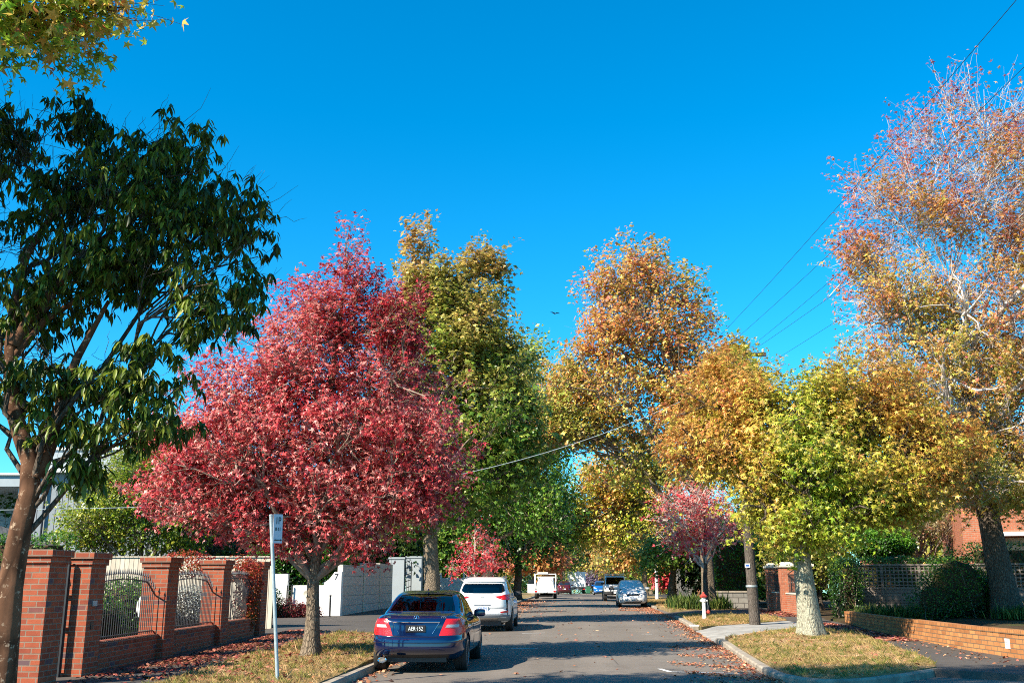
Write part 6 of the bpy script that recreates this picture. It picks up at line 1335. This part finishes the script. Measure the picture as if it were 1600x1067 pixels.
def drop_leaves(X, Yv, zf, stops, size=.085):
    n = len(X); LX.append(X); LY.append(Yv); LZ.append(np.array([zf(a, b) for a, b in zip(X, Yv)]) + rng.uniform(.006, .035, n)); LC.append(ramp_cols(rng.uniform(0, 1, n), stops)); LS.append(size * rng.lognormal(0, .25, n))
xrv = np.vectorize(xr)
# streaks in the right-hand gutter
n = 4300; Yv = 15 + 47 * rng.uniform(size=n) ** 1.0; d = np.abs(rng.exponential(.20, n)); wv = .5 + .5 * np.sin(Yv * 1.7) * np.sin(Yv * .63 + 1); X = xrv(Yv) - .03 - d * (0.6 + 1.2 * wv)
kx = [p[0] for p in RK][::-1]; ky = [p[1] for p in RK][::-1]
m = (Yv > 17.3) | (rng.uniform(size=n) < .5); drop_leaves(X[m], Yv[m], road_z, LR, .062)
for yc, xa, xb, k in ((17.6, 1.9, 3.0, 200), (19.2, 2.0, 3.3, 420), (21.2, 1.9, 3.3, 420), (23.4, 2.3, 3.4, 360), (26.0, 2.3, 3.6, 300), (52, 2.2, 4.0, 900), (56, 2.4, 4.2, 900)):
    X = rng.uniform(xa, xb, k); k = int(k * .5); X = X[:k]; Yv = yc + (X - xa) * rng.uniform(-.7, -.2) + rng.normal(size=k) * (.10 + .28 * rng.uniform(size=k) if yc < 30 else .6); drop_leaves(X, Yv, road_z, LR, .062)
# left gutter, kerb side and around the parked cars
n = 1300; Yv = rng.uniform(15, 80, n); X = XL + .03 + np.abs(rng.exponential(.22, n)); drop_leaves(X, Yv, road_z, LR)
n = 2600; Yv = rng.uniform(38, 84, n); X = XL + .05 + np.abs(rng.exponential(.5, n)); drop_leaves(X, Yv, road_z, LR, .10)
# loose over the road
n = 420; drop_leaves(rng.uniform(-3.5, 3.4, n), 14 + 60 * rng.uniform(size=n), road_z, LR, .08)
# crimson leaves along the footpath and verge by the brick fence
n = 4200; Yv = rng.uniform(15.5, 31, n); X = -8.05 + np.abs(rng.normal(size=n)) * .55 - .04 * (Yv - 17); m = rng.uniform(size=n) < np.clip((Yv - 15) / 6, .1, 1); drop_leaves(X[m], Yv[m], lambda a, b: H(b) + KERB + .005, LL, .075)
n = 1500; Yv = rng.uniform(16, 29, n); X = rng.normal(-6.4, .7, n); m = (X > -8) & (X < -4); drop_leaves(X[m], Yv[m], vz, LL, .08)
n = 700; Yv = rng.uniform(14.5, 30, n); X = rng.uniform(-6.4, -4.0, n); drop_leaves(X, Yv, vz, LL + LR, .07)
# right verge and right footpath
n = 520; X, Yv = scatter(V_NEAR, n, rng); drop_leaves(X, Yv, vz, LR, .07)
n = 380; X, Yv = scatter(V_HYD, n, rng); drop_leaves(X, Yv, vz, LR, .08)
n = 1500; Yv = rng.uniform(27, 36, n); X = 8.75 - np.abs(rng.normal(size=n)) * .45; drop_leaves(X, Yv, lambda a, b: H(b) + KERB, LL + ['#c87a6a', '#b8707a'], .085)
n = 1400; Yv = rng.uniform(41, 50, n); X = 9.1 - np.abs(rng.normal(size=n)) * .5; drop_leaves(X, Yv, lambda a, b: H(b) + KERB, LL + ['#c87a6a'], .10)
n = 150; Yv = rng.uniform(19.5, 28, n); X = rng.uniform(7.6, 8.8, n); drop_leaves(X, Yv, lambda a, b: H(b) + KERB, LR, .07)
X, Yv, Z, col, S_ = (np.concatenate(a) for a in (LX, LY, LZ, LC, LS)); n = len(X); pos = np.stack([X, Yv, Z], 1)
nor = np.stack([rng.normal(size=n) * .35, rng.normal(size=n) * .35, 1 + 0 * X], 1); dn = rng.normal(size=(n, 3)) * np.array([1, 1, .1])
tag(link('fallen_leaves', leaf_mesh('fallen_leaves', pos, nor, dn, S_, col * rng.lognormal(0, .2, n)[:, None], 'star3', M['litter'])), kind='stuff')
# the shaggy far undergrowth that closes the street end
for i, (x, y, rx, h) in enumerate([(-13, 128, 5, 2.6), (12, 128, 6, 2.6), (-8, 168, 6, 3.2), (10.5, 168, 6, 3.2), (-1, 225, 9, 5.5), (9, 224, 6, 5), (-12, 224, 6, 5)]):
    z0 = H(y); shrub('hedge', [((x, y, z0 + h / 2), (rx, 1.6, h / 2))], [OLIVE, GREEN, DG, OLIVE, DG, OLIVE, GREEN][i], ['far hedge left of the dark red car', 'far hedge right of the blue hatchback', 'distant hedge on the left past the crest', 'distant hedge on the right past the crest', 'hedge bank closing the middle of the street', 'hedge bank closing the right of the street', 'hedge bank closing the left of the street'][i], cat='hedge', seed=600 + i, n=5000, leaf=.32, rough=.5, depth=.4, group='distant hedges')
